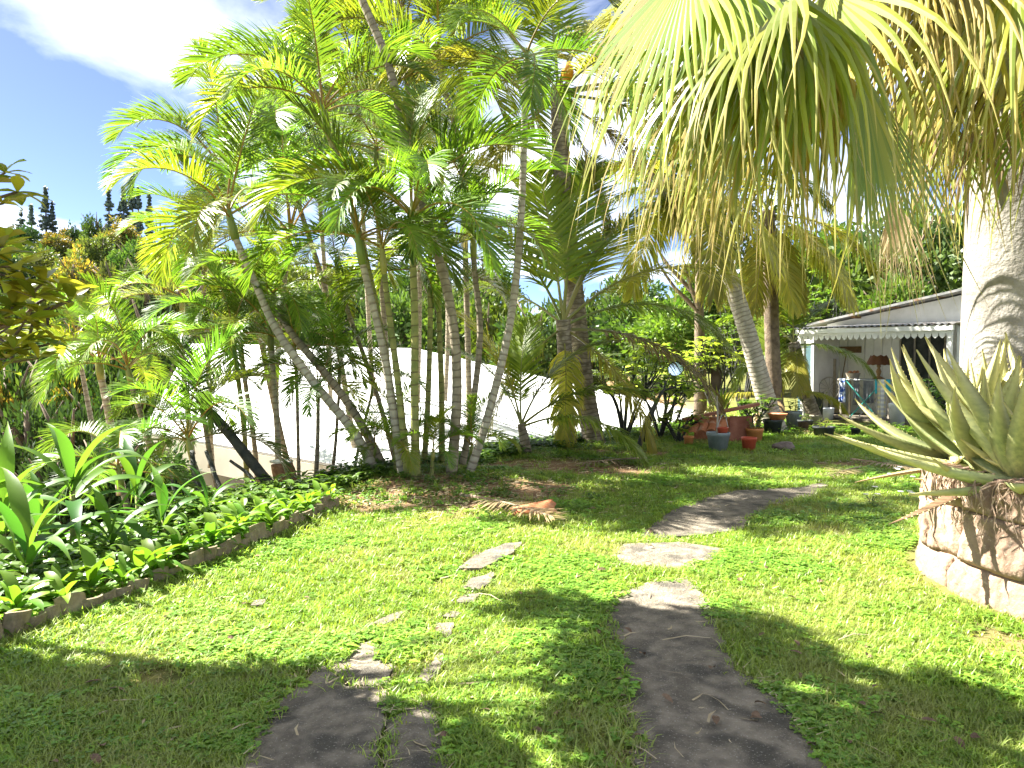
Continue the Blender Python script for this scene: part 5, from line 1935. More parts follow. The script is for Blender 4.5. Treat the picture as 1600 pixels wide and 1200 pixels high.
# --- the foreground tree at the left: leaves in whorls, trunk outside the picture
def make_front_tree():
    base = V((-5.0, 4.9, gz(-5.0, 4.9)))
    root = empty('broadleaf_tree', base)
    tag(root, 'foreground tree with whorls of large glossy leaves at the left edge', 'tree')
    BLF = [broadleaf(0.20, 0.068, R(ar), 900 + s, M['big_leaf'], 5, .22, oblan, .05, R(8)) for s, ar in enumerate((15, 35, 55, 25))]
    tk = MB()
    tk.tube(spline([V((0, 0, -.3)), V((.1, -.05, 1.2)), V((-.05, .1, 2.6)), V((.1, .1, 4.4))], 18), [.16 - .1 * i / 18 for i in range(19)], 10)
    tips = []
    random.seed(99)
    # branches that enter the picture: tip pixels with depth, start height on the trunk
    def branch(start, tip, r, twigs):
        s0, t0 = V(start), V(tip)
        mid = s0.lerp(t0, .5) + V((random.uniform(-.1, .1), random.uniform(-.1, .1), .15))
        tk.tube(spline([s0, mid, t0], 8), [r * (1 - .75 * i / 8) for i in range(9)], 6)
        for t in twigs:
            q = V(t)
            b = mid.lerp(t0, random.uniform(.3, .9))
            tk.tube([b, b.lerp(q, .5) + V((0, 0, .02)), q], [r * .4, r * .3, r * .2], 5)
            tips.append(q)
        tips.append(t0)
    T = lambda px, py, d: P(px, py, d) - base
    branch((0, 0, 2.2), T(27, 300, 4.2), .03, [T(8, 270, 4.3), T(5, 318, 4.1), T(-25, 285, 4.2)])
    branch((0, 0, 1.7), T(5, 385, 4.3), .03, [T(40, 440, 4.2), T(-5, 400, 4.1), T(-20, 420, 4.2), T(10, 372, 4.4), T(25, 415, 4.1), T(55, 465, 4.2), T(0, 440, 4.2)])
    branch((.05, 0, 1.4), T(110, 470, 4.4), .035, [T(70, 440, 4.3), T(60, 490, 4.4), T(20, 480, 4.3), T(90, 455, 4.5), T(45, 530, 4.3), T(20, 545, 4.2), T(75, 510, 4.4)])
    branch((.05, 0, 1.2), T(35, 545, 4.4), .03, [T(10, 560, 4.3), T(60, 560, 4.4), T(-10, 500, 4.3), T(0, 580, 4.3), T(15, 510, 4.2), T(40, 500, 4.2), T(85, 535, 4.4)])
    for tp in tips:
        n = random.randint(7, 9)
        for k in range(n):
            inst('leaf', random.choice(BLF), root, tp, (random.uniform(-.5, .5), random.uniform(-.7, .25), R(k * 360 / n + random.uniform(-18, 18))), random.uniform(.7, 1.1), M['yellow_leaf'] if random.random() < .1 else None)
    # upper crown (out of the picture): masses that shade the lawn
    crown = MB()
    lobes = [(V((-1.65, 4.05, 2.05)), .9), (V((-2.3, 4.4, 2.5)), 1.0)]
    random.seed(17)
    def shade(px, py, h, r, dens):
        """leaf mass at height h whose shadow falls on the lawn at a pixel"""
        g = G(px, py)
        c = g + to_sun * (h / to_sun.z)
        for _ in range(dens):
            q = V((random.gauss(0, .5), random.gauss(0, .5), random.gauss(0, .35)))
            if q.length > 1.15: continue
            o = c + q * r - base
            d = V((random.uniform(-1, 1), random.uniform(-1, 1), random.uniform(-.6, .4))).normalized()
            crown.leaf(o, d, V((0, 0, 1)), random.uniform(.14, .22), .075, arch=.4, nseg=3, fold=.2, tint=random.random())
        tk.tube(spline([V((0, .05, min(4.2, max(1.5, h - base.z - .8)))), (V((0, 0, h - .6)) + (c - base)) * .5, c - base], 8), [.03 - .0025 * i for i in range(9)], 5)
    for px, py, h, r, dn in SHADE:
        shade(px, py, h, r, dn)
    crown.build('crown', M['big_leaf'], root)
    tk.build('trunk', M['bark'], root, True)


SHADE = [(100, 1140, 3.4, .62, 1000), (240, 1180, 3.4, .6, 950), (0, 1110, 3.2, .5, 800), (380, 1180, 3.6, .5, 800), (560, 1190, 3.8, .45, 760), (650, 1230, 3.8, .4, 500), (130, 1220, 3.4, .6, 700), (450, 1130, 3.6, .3, 260),
         (1020, 985, 5.3, .36, 460), (1060, 1050, 5.1, .42, 560), (1090, 1110, 5.0, .45, 600), (1190, 1030, 5.4, .36, 420), (1110, 1180, 4.9, .5, 620), (1230, 1190, 5.0, .5, 480), (860, 952, 5.3, .28, 160), (1150, 985, 5.4, .26, 240),
         (1370, 1170, 5.6, .42, 220), (1450, 1090, 5.8, .34, 120), (1560, 1140, 5.8, .5, 210)]
make_front_tree()

# ================================================================ SHACK WITH VERANDA
SO = V((7.75, 20.6, 0.0))
ST = V((2.2, -2.9, 0)).normalized()
SN = V((-ST.y, ST.x, 0)) * -1            # outwards, to the lawn
if SN.y > 0: SN = -SN
SLEN = 3.75
SROT = math.atan2(ST.y, ST.x)


def S(u, v, z):
    """u along the front, v inwards, z up"""
    return SO + ST * u - SN * v + V((0, 0, z))


def su(px, v):
    """u of the point at inward depth v that lies on the image column px"""
    k = (px - 800) / FPX
    o = SO - SN * v
    # (o.x + ST.x u) = k (o.y + ST.y u)   (small pitch ignored)
    return (k * o.y - o.x) / (ST.x - k * ST.y)


SR = Matrix.Rotation(SROT, 3, 'Z')


def sbox(mb, u0, u1, v0, v1, z0, z1, org, tint=.5):
    mb.box(S((u0 + u1) / 2, (v0 + v1) / 2, (z0 + z1) / 2) - org, (abs(u1 - u0), abs(v1 - v0), abs(z1 - z0)), SR, tint)


def make_shack():
    root = empty('garden_shack', S(0, 0, 0))
    tag(root, 'low white garden shack with a scalloped veranda eave', 'shack')
    o = root.location
    VB = 1.9        # depth of the veranda
    # back wall of vertical planks
    n = 16
    u0, u1 = 0.0, SLEN + 0.2
    for i in range(n):
        a, b = u0 + (u1 - u0) * i / n, u0 + (u1 - u0) * (i + 1) / n
        mb = MB()
        sbox(mb, a + .006, b - .006, VB + random.uniform(-.008, .008), VB + .06, 0, 2.4, o)
        mb.build('plank', M['white_paint'], root)
    mb = MB(); sbox(mb, u0, u1, VB + .065, VB + .15, 0, 2.38, o); mb.build('wall_core', M['white_paint'], root)
    # gable wall above the veranda roof with its sloping top
    mb = MB()
    pts = [(-.5, 2.40), (SLEN + .9, 2.40), (SLEN + .9, 3.42), (-.5, 2.55)]
    vs = [S(u, VB + .2, z) - o for u, z in pts] + [S(u, VB + 4.0, z) - o for u, z in pts]
    mb.add(vs, [(0, 1, 2, 3), (7, 6, 5, 4), (0, 4, 5, 1), (1, 5, 6, 2), (2, 6, 7, 3), (3, 7, 4, 0)])
    mb.build('gable_wall', M['white_paint'], root)
    # main sloping roof
    mb = MB()
    pts = [(-.9, 2.50), (SLEN + 1.2, 3.53)]
    vs = []
    for dz in (0, .06):
        vs += [S(pts[0][0], VB - .25, pts[0][1] + dz) - o, S(pts[1][0], VB - .25, pts[1][1] + dz) - o, S(pts[1][0], VB + 4.3, pts[1][1] + dz) - o, S(pts[0][0], VB + 4.3, pts[0][1] + dz) - o]
    mb.add(vs, [(3, 2, 1, 0), (4, 5, 6, 7), (0, 1, 5, 4), (1, 2, 6, 5), (2, 3, 7, 6), (3, 0, 4, 7)])
    mb.build('roof', M['sheet_roof'], root)
    for u in (.4, 1.5, 2.6):
        mb = MB(); sbox(mb, u, u + .12, VB - .15, VB + .2, 2.72 + u * .2 - .12, 2.72 + u * .2 - .03, o); mb.build('rafter', M['wood_brown'], root)
    # veranda roof of corrugated sheets
    ns = 5
    for k in range(ns):
        mb = MB()
        a, b = -.15 + (SLEN + .3) * k / ns, -.15 + (SLEN + .3) * (k + 1) / ns
        m = 40
        vs, fs = [], []
        for lay in (0, 1):
            for j in (0, 1):
                for i in range(m + 1):
                    u = a + (b - a + .03) * i / m
                    z = 2.36 + .12 * j + .02 * math.sin(u * 2 * PI / .15) + (.006 if lay else 0) + .004 * (k % 2)
                    vs.append(S(u, -.12 + (VB + .3) * j, z) - o)
        q = m + 1
        for i in range(m):
            fs += [(i + 1, i, q + i, q + i + 1), (2 * q + i, 2 * q + i + 1, 3 * q + i + 1, 3 * q + i), (i, i + 1, 2 * q + i + 1, 2 * q + i)]
        mb.add(vs, fs)
        mb.build('roof_sheet', M['sheet_roof'], root)
    # gutter and scalloped trim
    mb = MB(); sbox(mb, -.12, SLEN + .1, -.10, .0, 2.22, 2.33, o); g_ = mb.build('gutter', M['white_paint'], root)
    trim = MB()
    sbox(trim, -.1, SLEN + .08, -.03, -.008, 2.15, 2.215, o)
    tr = trim.build('eave_trim', M['white_paint'], root)
    sc = MB()
    prof = [(-.068, .0), (.068, .0), (.066, -.05), (.04, -.085), (0, -.115), (-.04, -.085), (-.066, -.05)]
    vs = [V((x, 0, z)) for x, z in prof] + [V((x, .02, z)) for x, z in prof]
    m = len(prof)
    sc.add(vs, [tuple(range(m - 1, -1, -1)), tuple(range(m, 2 * m))] + [(i, (i + 1) % m, m + (i + 1) % m, m + i) for i in range(m)])
    scm = sc.mesh('scallop', M['white_paint'])
    nsc = 25
    for i in range(nsc):
        u = -.03 + (SLEN + .04) * i / (nsc - 1)
        ob = inst('scallop', scm, tr, S(u, -.03, 2.152) - o, (0, 0, SROT))
        h = MB()
    # posts
    for u in (0.02, SLEN - .02):
        mb = MB(); sbox(mb, u - .05, u + .05, .02, .12, 0, 2.24, o); mb.build('post', M['white_paint'], root)
    # teal door and surround at the left end
    ua, ub = su(1249, VB), su(1297, VB)
    mb = MB(); sbox(mb, ua, ub, VB - .06, VB - .012, 0, 1.98, o); dr = mb.build('door', M['teal_paint'], root)
    mb = MB(); sbox(mb, ub - .14, ub - .1, VB - .1, VB - .065, .95, 1.05, o); mb.build('handle', M['steel'], dr)
    for zz in (.25, 1.15):
        mb = MB(); sbox(mb, ua + .15, ub - .2, VB - .075, VB - .065, zz, zz + .65, o); mb.build('panel', M['teal_paint'], dr)
    mb = MB(); sbox(mb, ua - .02, ub + .02, VB - .07, VB - .012, 2.0, 2.12, o); mb.build('lintel', M['white_paint'], root)
    # dark screened bay at the right end
    ua, ub = su(1408, VB), su(1478, VB)
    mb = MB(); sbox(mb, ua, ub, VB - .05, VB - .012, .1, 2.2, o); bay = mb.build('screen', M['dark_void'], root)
    for k in range(4):
        uu = ua + (ub - ua) * k / 3
        mb = MB(); sbox(mb, uu - .02, uu + .02, VB - .08, VB - .052, .1, 2.2, o); mb.build('screen_bar', M['wood_grey'], bay)
    # floor and end wall
    mb = MB(); sbox(mb, -.1, SLEN + .2, -.1, VB, -.1, .05, o); mb.build('veranda_floor', M['slab'], root)
    mb = MB(); sbox(mb, SLEN + .1, SLEN + .2, .15, VB, 0.05, 2.3, o); mb.build('end_wall', M['white_paint'], root)
    mb = MB(); sbox(mb, -.08, .0, .6, VB, 0.05, 2.3, o); mb.build('end_wall', M['white_paint'], root)  # left end wall, added to keep the sun off the back wall
    # name board
    ua, ub = su(1302, VB - .03), su(1345, VB - .03)
    mb = MB(); sbox(mb, ua, ub, VB - .045, VB - .012, 1.72, 1.9, o)
    b_ = mb.build('wooden_board', M['wood_brown'])
    b_.location = o
    tag(b_, 'dark wooden board mounted on the white veranda wall', 'board')
    return root


random.seed(71)
make_shack()


def lab(o, label, cat, group=None):
    return tag(o, label, cat, group)


# --- drying rack under the veranda
def make_rack():
    v = .35
    ua, ub = su(1312, v), su(1392, v)
    org = S((ua + ub) / 2, v, 0.0)
    root = empty('drying_rack', org)
    lab(root, 'folding drying rack with crossed green legs under the veranda', 'drying rack')
    L = ub - ua
    t = ST
    H_ = 1.02
    def tb(a, b, r, mat, name):
        m = MB(); m.tube([a, b], r, 6); return m.build(name, mat, root)
    for dv in (0, .45):
        off = -SN * dv
        tb(t * (-L / 2) + off + V((0, 0, H_)), t * (L / 2) + off + V((0, 0, H_)), .016, M['steel'], 'rail')
        tb(t * (-L * .38) + off + V((0, 0, H_)), t * (L * .28) + off + V((0, 0, .05)), .016, M['steel'] if dv else M['green_steel'], 'leg')
        tb(t * (L * .38) + off + V((0, 0, H_)), t * (-L * .28) + off + V((0, 0, .05)), .016, M['steel'] if dv else M['green_steel'], 'leg')
    for k in range(7):
        f = -.5 + (k + .5) / 7
        tb(t * (L * f) + V((0, 0, H_)), t * (L * f) - SN * .45 + V((0, 0, H_)), .006, M['steel'], 'wire')
    for f in (-.5, .5):
        tb(t * (L * f) + V((0, 0, H_)), t * (L * f) - SN * .45 + V((0, 0, H_)), .016, M['steel'], 'end_rail')
    return org, L, H_


RORG, RL, RH = make_rack()


def cloth(name, label, f0, f1, drop, mat, dv=-.02, fold=.02, seed=1):
    random.seed(seed)
    mb = MB()
    n, m = 14, 8
    vs = []
    for j in range(m + 1):
        for i in range(n + 1):
            u = (f0 + (f1 - f0) * i / n) * RL
            z = RH + .02 - drop * max(0, j - 1) / (m - 1)
            vv = dv + fold * math.sin(i * 1.3 + seed) * (j / m) - (0.06 if j == 0 else 0) * -1
            u *= 1 - .06 * (j / m) * math.sin(i + seed)
            vs.append(ST * u - SN * vv + V((0, 0, z)))
    q = n + 1
    mb.add(vs, [(j * q + i, j * q + i + 1, (j + 1) * q + i + 1, (j + 1) * q + i) for j in range(m) for i in range(n)])
    o = mb.build(name, mat, None, True)
    sol = o.modifiers.new('thick', 'SOLIDIFY'); sol.thickness = .006
    o.location = RORG
    o.rotation_euler = (0, 0, 0)
    lab(o, label, 'cloth', 'washing on the rack')


cloth('hanging_cloth', 'blue and white patterned cloth at the rack end near the door', -.5, -.38, .62, M['towel_blue'], seed=1)
cloth('hanging_cloth', 'grey cloth hanging inside the crossed legs of the rack', -.3, -.18, .68, M['towel_grey'], .2, seed=2)
cloth('hanging_cloth', 'second grey cloth hanging in the middle of the rack', -.12, .08, .62, M['towel_grey'], .25, seed=3)
cloth('hanging_cloth', 'turquoise towel folded over the near end of the rack', .22, .5, .36, M['towel_turq'], -.035, seed=4)
cloth('hanging_cloth', 'long checked cream tea towel hanging over the turquoise towel', .27, .43, .98, M['towel_check'], -.06, .03, seed=5)


def lamp():
    v = .9
    o = S(su(1373, v), v, 1.04)
    # side table that carries the lamp and the basket
    ua, ub = su(1320, v), su(1398, v)
    org = S((ua + ub) / 2, v, .05)
    t = empty('side_table', org, SROT)
    lab(t, 'narrow grey table behind the drying rack holding lamp and basket', 'table')
    L = ub - ua
    m = MB(); m.box((0, 0, .96), (L + .1, .55, .04)); m.build('table_top', M['wood_grey'], t)
    for sx in (-1, 1):
        for sy in (-1, 1):
            m = MB(); m.box((sx * L * .48, sy * .22, .47), (.05, .05, .94)); m.build('leg', M['wood_grey'], t)
    r = empty('table_lamp', o)
    lab(r, 'table lamp with a brown pleated shade and turned gilt stem', 'lamp')
    m = MB(); m.lathe([(.14, 0), (.15, .015), (.08, .05), (.035, .08), (.05, .13), (.07, .19), (.045, .25), (.03, .28), (.055, .33), (.03, .38), (.015, .45)], 16)
    m.build('base', M['gilt'], r, True)
    m = MB()
    n = 28
    vs = []
    for z, rr in ((.36, .31), (.60, .19), (.60, .182), (.36, .302)):
        for k in range(n):
            a = 2 * PI * k / n
            q = rr * (1 + .02 * (k % 2))
            vs.append((math.cos(a) * q, math.sin(a) * q, z + (.02 * math.cos(a * 7) if z > .5 else .008 * math.cos(a * 14))))
    m.add(vs, [(i * n + k, i * n + (k + 1) % n, ((i + 1) % 4) * n + (k + 1) % n, ((i + 1) % 4) * n + k) for i in range(4) for k in range(n)])
    m.build('lamp_shade', M['shade'], r)
    b = S(su(1333, v), v, 1.04)
    r = empty('basket', b)
    lab(r, 'small woven basket with reddish contents on the side table', 'basket')
    m = MB(); m.lathe([(.14, 0), (.17, .1), (.19, .14), (.17, .14), (.13, .03), (0, .03)], 18); m.build('bowl', M['wood_grey'], r)
    random.seed(4)
    for k in range(7):
        m = MB(); a = k * 2.4; rr = .05 + .012 * k
        m.lathe([(0, -.035), (.04, -.02), (.045, .01), (.02, .035), (0, .04)], 8)
        q = m.build('fruit', M['terracotta'], r, True); q.location = (math.cos(a) * rr, math.sin(a) * rr, .15 + .01 * (k % 3))


lamp()


def broom():
    v = 1.55
    b, t = S(su(1310, v), v, .05), S(su(1322, v + .2), v + .2, 1.7)
    r = empty('broom', b)
    lab(r, 'broom with a thin wooden handle leaning on the veranda wall', 'broom')
    m = MB(); m.tube([V((0, 0, .3)), t - b], .014, 7); m.build('handle', M['wood_brown'], r)
    m = MB(); m.box((0, 0, .15), (.28, .08, .3), SR, taper=.4); m.build('brush', M['straw'], r)
    v = 1.5
    b, t = S(su(1300, v), v, .05), S(su(1305, v + .2), v + .2, 1.55)
    m = MB(); d = t - b
    m.box(d / 2, (.14, .03, d.length), SR)
    o = m.build('leaning_plank', M['wood_grey']); o.location = b
    lab(o, 'pale plank leaning beside the teal door', 'plank')
    # round net / disc by the door
    c = S(su(1296, .9), .9, .75)
    r = empty('round_fan', c)
    lab(r, 'pale round fan standing by the teal door', 'fan')
    m = MB(); pts = [V((math.cos(a) * .3, 0, math.sin(a) * .3)) for a in [2 * PI * k / 24 for k in range(25)]]
    m.tube([SR @ p for p in pts], .015, 6, cap=False); m.build('ring', M['net_white'], r)
    for k in range(12):
        a = 2 * PI * k / 12
        m = MB(); m.tube([V((0, 0, 0)), SR @ V((math.cos(a) * .3, 0, math.sin(a) * .3))], .006, 4); m.build('spoke', M['net_white'], r)
    m = MB(); m.tube([V((0, 0, -.3)), V((0, 0, -.7))], .025, 8); m.build('pole', M['black_plastic'], r)
    m = MB(); m.lathe([(.2, -.7), (.18, -.66), (.03, -.63)], 16); m.build('foot', M['black_plastic'], r)


broom()


# ================================================================ POTS AND YARD THINGS
def pot(name, px, py, wpx, hpx, mat, label, group='pots and tubs on the lawn', taper=.76, rim=True, lip=.04, fill='earth', cat='pot', z=0.0, d=None):
    b = G(px, py, z) if d is None else P(px, py, d)
    k = b.y / FPX
    r, h = wpx / 2 * k, hpx * k
    root = empty(name, b)
    lab(root, label, cat, group)
    m = MB()
    if rim:
        m.lathe([(r * taper, 0), (r * .95, h * .8), (r * 1.0, h * .82), (r * 1.03, h * .98), (r * 1.0, h), (r * .93, h), (r * .9, h * .8), (r * taper * .9, h * .78)], 24)
    else:
        m.lathe([(r * taper, 0), (r * .97, h * .9), (r * 1.0, h), (r * .95, h), (r * .9, h * .8), (r * taper * .9, h * .78)], 24)
    m.build('pot_body', mat, root, True)
    if fill:
        m = MB(); m.lathe([(r * .88, h * .78), (r * .5, h * .82), (0, h * .84)], 16); m.build('potting_soil', M[fill], root)
    return root, r, h


def potleaf(root, h, s, n, seed, mat='cover', ll=.16, up=.7, stems=5):
    random.seed(seed)
    m = MB()
    st = MB()
    for k in range(stems):
        a = k * 2.4
        top = V((math.cos(a) * .35 * s, math.sin(a) * .35 * s, h + up * s * random.uniform(.6, 1.1)))
        b = V((math.cos(a) * .05, math.sin(a) * .05, h * .75))
        st.tube([b, b.lerp(top, .5) + V((0, 0, .06 * s)), top], [.008, .006, .003], 5)
        for j in range(n):
            q = b.lerp(top, random.uniform(.25, 1.0))
            bb = random.uniform(0, 6.28)
            m.leaf(q, V((math.cos(bb), math.sin(bb), random.uniform(-.2, .6))), V((0, 0, 1)), ll * random.uniform(.6, 1.2), ll * .5, arch=.6, nseg=3, tint=random.random())
    m.build('foliage', M[mat], root)
    st.build('stems', M['trunk_green'], root)


r_, rr, hh = pot('bucket', 1122, 705, 36, 30, M['grey_plastic'], 'grey-blue bucket holding a bare stick, nearest of the pots', taper=.72, cat='bucket')
m = MB(); m.tube([V((-.02, 0, hh * .5)), V((-.01, .01, hh + .3)), V((-.03, 0, hh + .62))], [.02, .016, .012], 7); m.build('stick', M['wood_grey'], r_)
b = r_.location + V((rr * .35, -.02, hh * .86))
r2 = empty('small_red_pail', b); lab(r2, 'small red pail with a wire handle resting in the grey-blue bucket', 'pail')
m = MB(); m.lathe([(.07, 0), (.095, .12), (.1, .13), (.085, .13), (.065, .03), (0, .03)], 18); m.build('pail_body', M['red_plastic'], r2, True)
m = MB(); m.tube([V((-.095, 0, .12)), V((-.02, 0, .33)), V((.04, 0, .36)), V((.095, 0, .12))], .006, 5); m.build('handle', M['steel'], r2)
pot('flower_pot', 1170, 705, 24, 22, M['red_plastic'], 'red-brown flower pot beside the round stone')
r_, rr, hh = pot('flower_pot', 1179, 692, 27, 23, M['orange_clay'], 'orange flower pot with a leafy bush behind it')
potleaf(r_, hh, .42, 12, 3, 'yellow_leaf', .1)
r_, rr, hh = pot('plastic_tub', 1207, 679, 30, 24, M['black_plastic'], 'black tub with an orange bowl on top')
m = MB(); m.lathe([(.13, 0), (.2, .12), (.21, .13), (.19, .13), (.12, .02), (0, .02)], 20)
o = m.build('clay_bowl', M['terracotta'], None, True); o.location = r_.location + V((.1, 0, hh * .97)); lab(o, 'shallow orange clay bowl set on the black tub', 'bowl')
r_, rr, hh = pot('bucket', 1240, 668, 26, 26, M['grey_plastic'], 'grey bucket of leafy seedlings left of the veranda', cat='bucket')
potleaf(r_, hh, .45, 9, 5, 'cover', .13)
r_, rr, hh = pot('plastic_tub', 1258, 672, 24, 16, M['black_plastic'], 'low black tub half hidden in the grass'); potleaf(r_, hh, .2, 5, 6, 'cover', .08)
r_, rr, hh = pot('plastic_basin', 1286, 655, 34, 18, M['white_plastic'], 'pale oblong basin before the veranda step', taper=.85, cat='basin', rim=False)
r_, rr, hh = pot('plastic_tub', 1287, 683, 33, 17, M['black_plastic'], 'wide black tub in front of the pale basin', taper=.82)
potleaf(r_, hh, .25, 5, 7, 'yellow_leaf', .09)
r_, rr, hh = pot('flower_pot', 1274, 664, 20, 16, M['wood_grey'], 'small brownish pot with a lanky yellow-leaved plant'); potleaf(r_, hh, .75, 5, 8, 'yellow_leaf', .12, 1.0, 2)
pot('flower_pot', 1337, 681, 15, 12, M['black_plastic'], 'tiny black pot alone on the lawn')
pot('bucket', 1402, 664, 26, 34, M['white_plastic'], 'white lidded bucket at the foot of the rack', cat='bucket', fill=None)
pot('bucket', 1276, 655, 20, 42, M['black_plastic'], 'tall dark bin beside the teal door', taper=.9, cat='bin', d=19.2)
pot('flower_pot', 1076, 697, 16, 16, M['orange_clay'], 'little orange pot lying by the tiled planter box')


def rock():
    b = G(1225, 705)
    mb = MB()
    n, m = 14, 9
    vs = []
    random.seed(2)
    for j in range(m + 1):
        th = PI * j / m
        for i in range(n):
            a = 2 * PI * i / n
            p = V((math.sin(th) * math.cos(a), math.sin(th) * math.sin(a), math.cos(th)))
            k = 1 + .22 * noise.noise(p * 1.7) + .08 * noise.noise(p * 5)
            vs.append((p.x * .2 * k, p.y * .16 * k, max(-.03, .07 + p.z * .1 * k)))
    mb.add(vs, [(j * n + i, j * n + (i + 1) % n, (j + 1) * n + (i + 1) % n, (j + 1) * n + i) for j in range(m) for i in range(n)])
    o = mb.build('round_stone', M['stone'], None, True); o.location = b
    lab(o, 'brown rounded stone lying on the lawn beyond the path', 'stone')


rock()


def planter_box():
    b = G(1118, 695)
    b.y += .7; b.x *= (b.y / (b.y - .7))
    root = empty('planter_box', b, R(-14))
    lab(root, 'terracotta tiled planter box with a tilted red board on it', 'planter')
    m = MB(); m.box((.1, .1, .22), (1.0, .5, .44)); m.build('box_body', M['terracotta'], root)
    for k in range(5):
        m = MB()
        pts = [V((-.55 + .17 * k, -.2, .38 - .03 * (4 - k))), V((-.6 + .17 * k, -.42, .24 - .03 * (4 - k)))]
        vs = []
        for q in pts:
            for i in range(7):
                a = PI * i / 6
                vs.append(q + V((math.cos(a) * .085, 0, math.sin(a) * .06)))
        vs += [v_ - V((0, 0, .015)) for v_ in vs]
        m.add(vs, [(i, i + 1, 7 + i + 1, 7 + i) for i in range(6)] + [(14 + i + 1, 14 + i, 21 + i, 21 + i + 1) for i in range(6)] + [(i + 7, i + 8, i + 22, i + 21) for i in range(6)])
        m.build('roof_tile', M['terracotta'], root)
    m = MB(); m.box((.08, -.1, .56), (1.45, .34, .05), Matrix.Rotation(R(-13), 3, 'Y')); m.build('board', M['rust_board'], root)
    m = MB(); m.box((.45, -.16, .24), (.4, .04, .5)); m.build('front_panel', M['rust_board'], root)
    # spiky plant growing out of it
    sp_ = empty('spiky_plant', b + V((.18, .35, .45)))
    lab(sp_, 'spiky yellow-green plant rising behind the tilted board', 'plant')
    random.seed(6)
    for k in range(16):
        m = MB()
        a = k * 2.4
        m.leaf(V((0, 0, 0)), V((math.cos(a) * .5, math.sin(a) * .5, 1.0)), V((-math.cos(a), -math.sin(a), .5)), random.uniform(.5, .85), .06, arch=.25, nseg=6, fold=.4, prof=strap_p, tint=random.random())
        m.build('leaf', M['yellow_leaf'], sp_)


planter_box()


def shrub(name, label, px, py, d, h, w, seed, mat='yellow_leaf', ll=.29, lw=.1, stems=5, per=9, bark='trunk_dark', cat='shrub', tipn=3):
    b = G(px, py) if d is None else P(px, py, d)
    b.z = gz(b.x, b.y)
    root = empty(name, b)
    lab(root, label, cat)
    random.seed(seed)
    st, lf = MB(), MB()
    for k in range(stems):
        a = k * 2.4 + random.uniform(-.3, .3)
        top = V((math.cos(a) * w * random.uniform(.4, .8), math.sin(a) * w * .6, h * random.uniform(.6, .9)))
        mid = top * .5 + V((random.uniform(-.1, .1), 0, h * .05))
        st.tube(spline([V((0, 0, -.05)), mid, top], 6), [.035 - .004 * i for i in range(7)], 6)
        for j in range(tipn + 1):
            tp = top + V((random.uniform(-.35, .35) * w, random.uniform(-.35, .35) * w, random.uniform(-.15, .3) * h))
            st.tube([mid.lerp(top, random.uniform(.3, 1)), tp], [.014, .008], 5)
            for q in range(per):
                bb = q * 2 * PI / per + random.uniform(-.3, .3)
                lf.leaf(tp, V((math.cos(bb), math.sin(bb), random.uniform(-.1, .6))), V((0, 0, 1)), ll * random.uniform(.7, 1.15), lw, arch=.6, nseg=4, fold=.2, tint=random.random(), prof=oblan)
    st.build('branches', M[bark], root, True)
    lf.build('foliage', M[mat], root)
    return root


shrub('frangipani_shrub', 'frangipani shrub with yellow-green leaves right of the coconut trunk', 975, 694, 14.8, 1.6, .85, 1, tipn=4, stems=7)
shrub('frangipani_shrub', 'frangipani shrub with leaves spreading toward the planter box', 1030, 690, 15.2, 1.35, .7, 2, tipn=4, stems=6)
shrub('leafy_shrub', 'pale leafy shrub with white glints behind the frangipanis', 1040, 640, 18.5, 2.3, 1.1, 4, 'yellow_leaf', .22, .07, 9, 8, tipn=5)
shrub('leafy_shrub', 'bright leafy shrub beside the curved palm', 1120, 650, 18.5, 1.9, 1.0, 5, 'yellow_leaf', .2, .06, 8, 8, tipn=5)
shrub('leafy_shrub', 'bushy green plant growing behind the orange flower pot', 1180, 668, 15.8, .75, .4, 6, 'cover', .12, .06, 7, 8, tipn=5)
shrub('leafy_shrub', 'yellow-green bush at the foot of the planter box', 1062, 690, 14.2, .55, .4, 7, 'yellow_leaf', .16, .06, 6, 7, tipn=3)
shrub('leafy_shrub', 'green plant with red stems behind the white bucket', 1440, 660, 15.5, .9, .5, 8, 'cover', .14, .07, 7, 8, tipn=5)
shrub('leafy_shrub', 'green shrub under the dark veranda screen', 1465, 650, 16.5, 1.0, .6, 9, 'cover', .14, .07, 7, 8, tipn=5)
shrub('leafy_shrub', 'tall feathery shrub filling the gap behind the golden palm', 1160, 640, 20.5, 3.0, 1.2, 10, 'tree_bright', .2, .07, 9, 8, tipn=6)
shrub('leafy_shrub', 'wide green shrub in front of the far trees by the roof edge', 1275, 600, 26, 4.2, 1.6, 11, 'tree_bright', .26, .1, 10, 8, tipn=7)


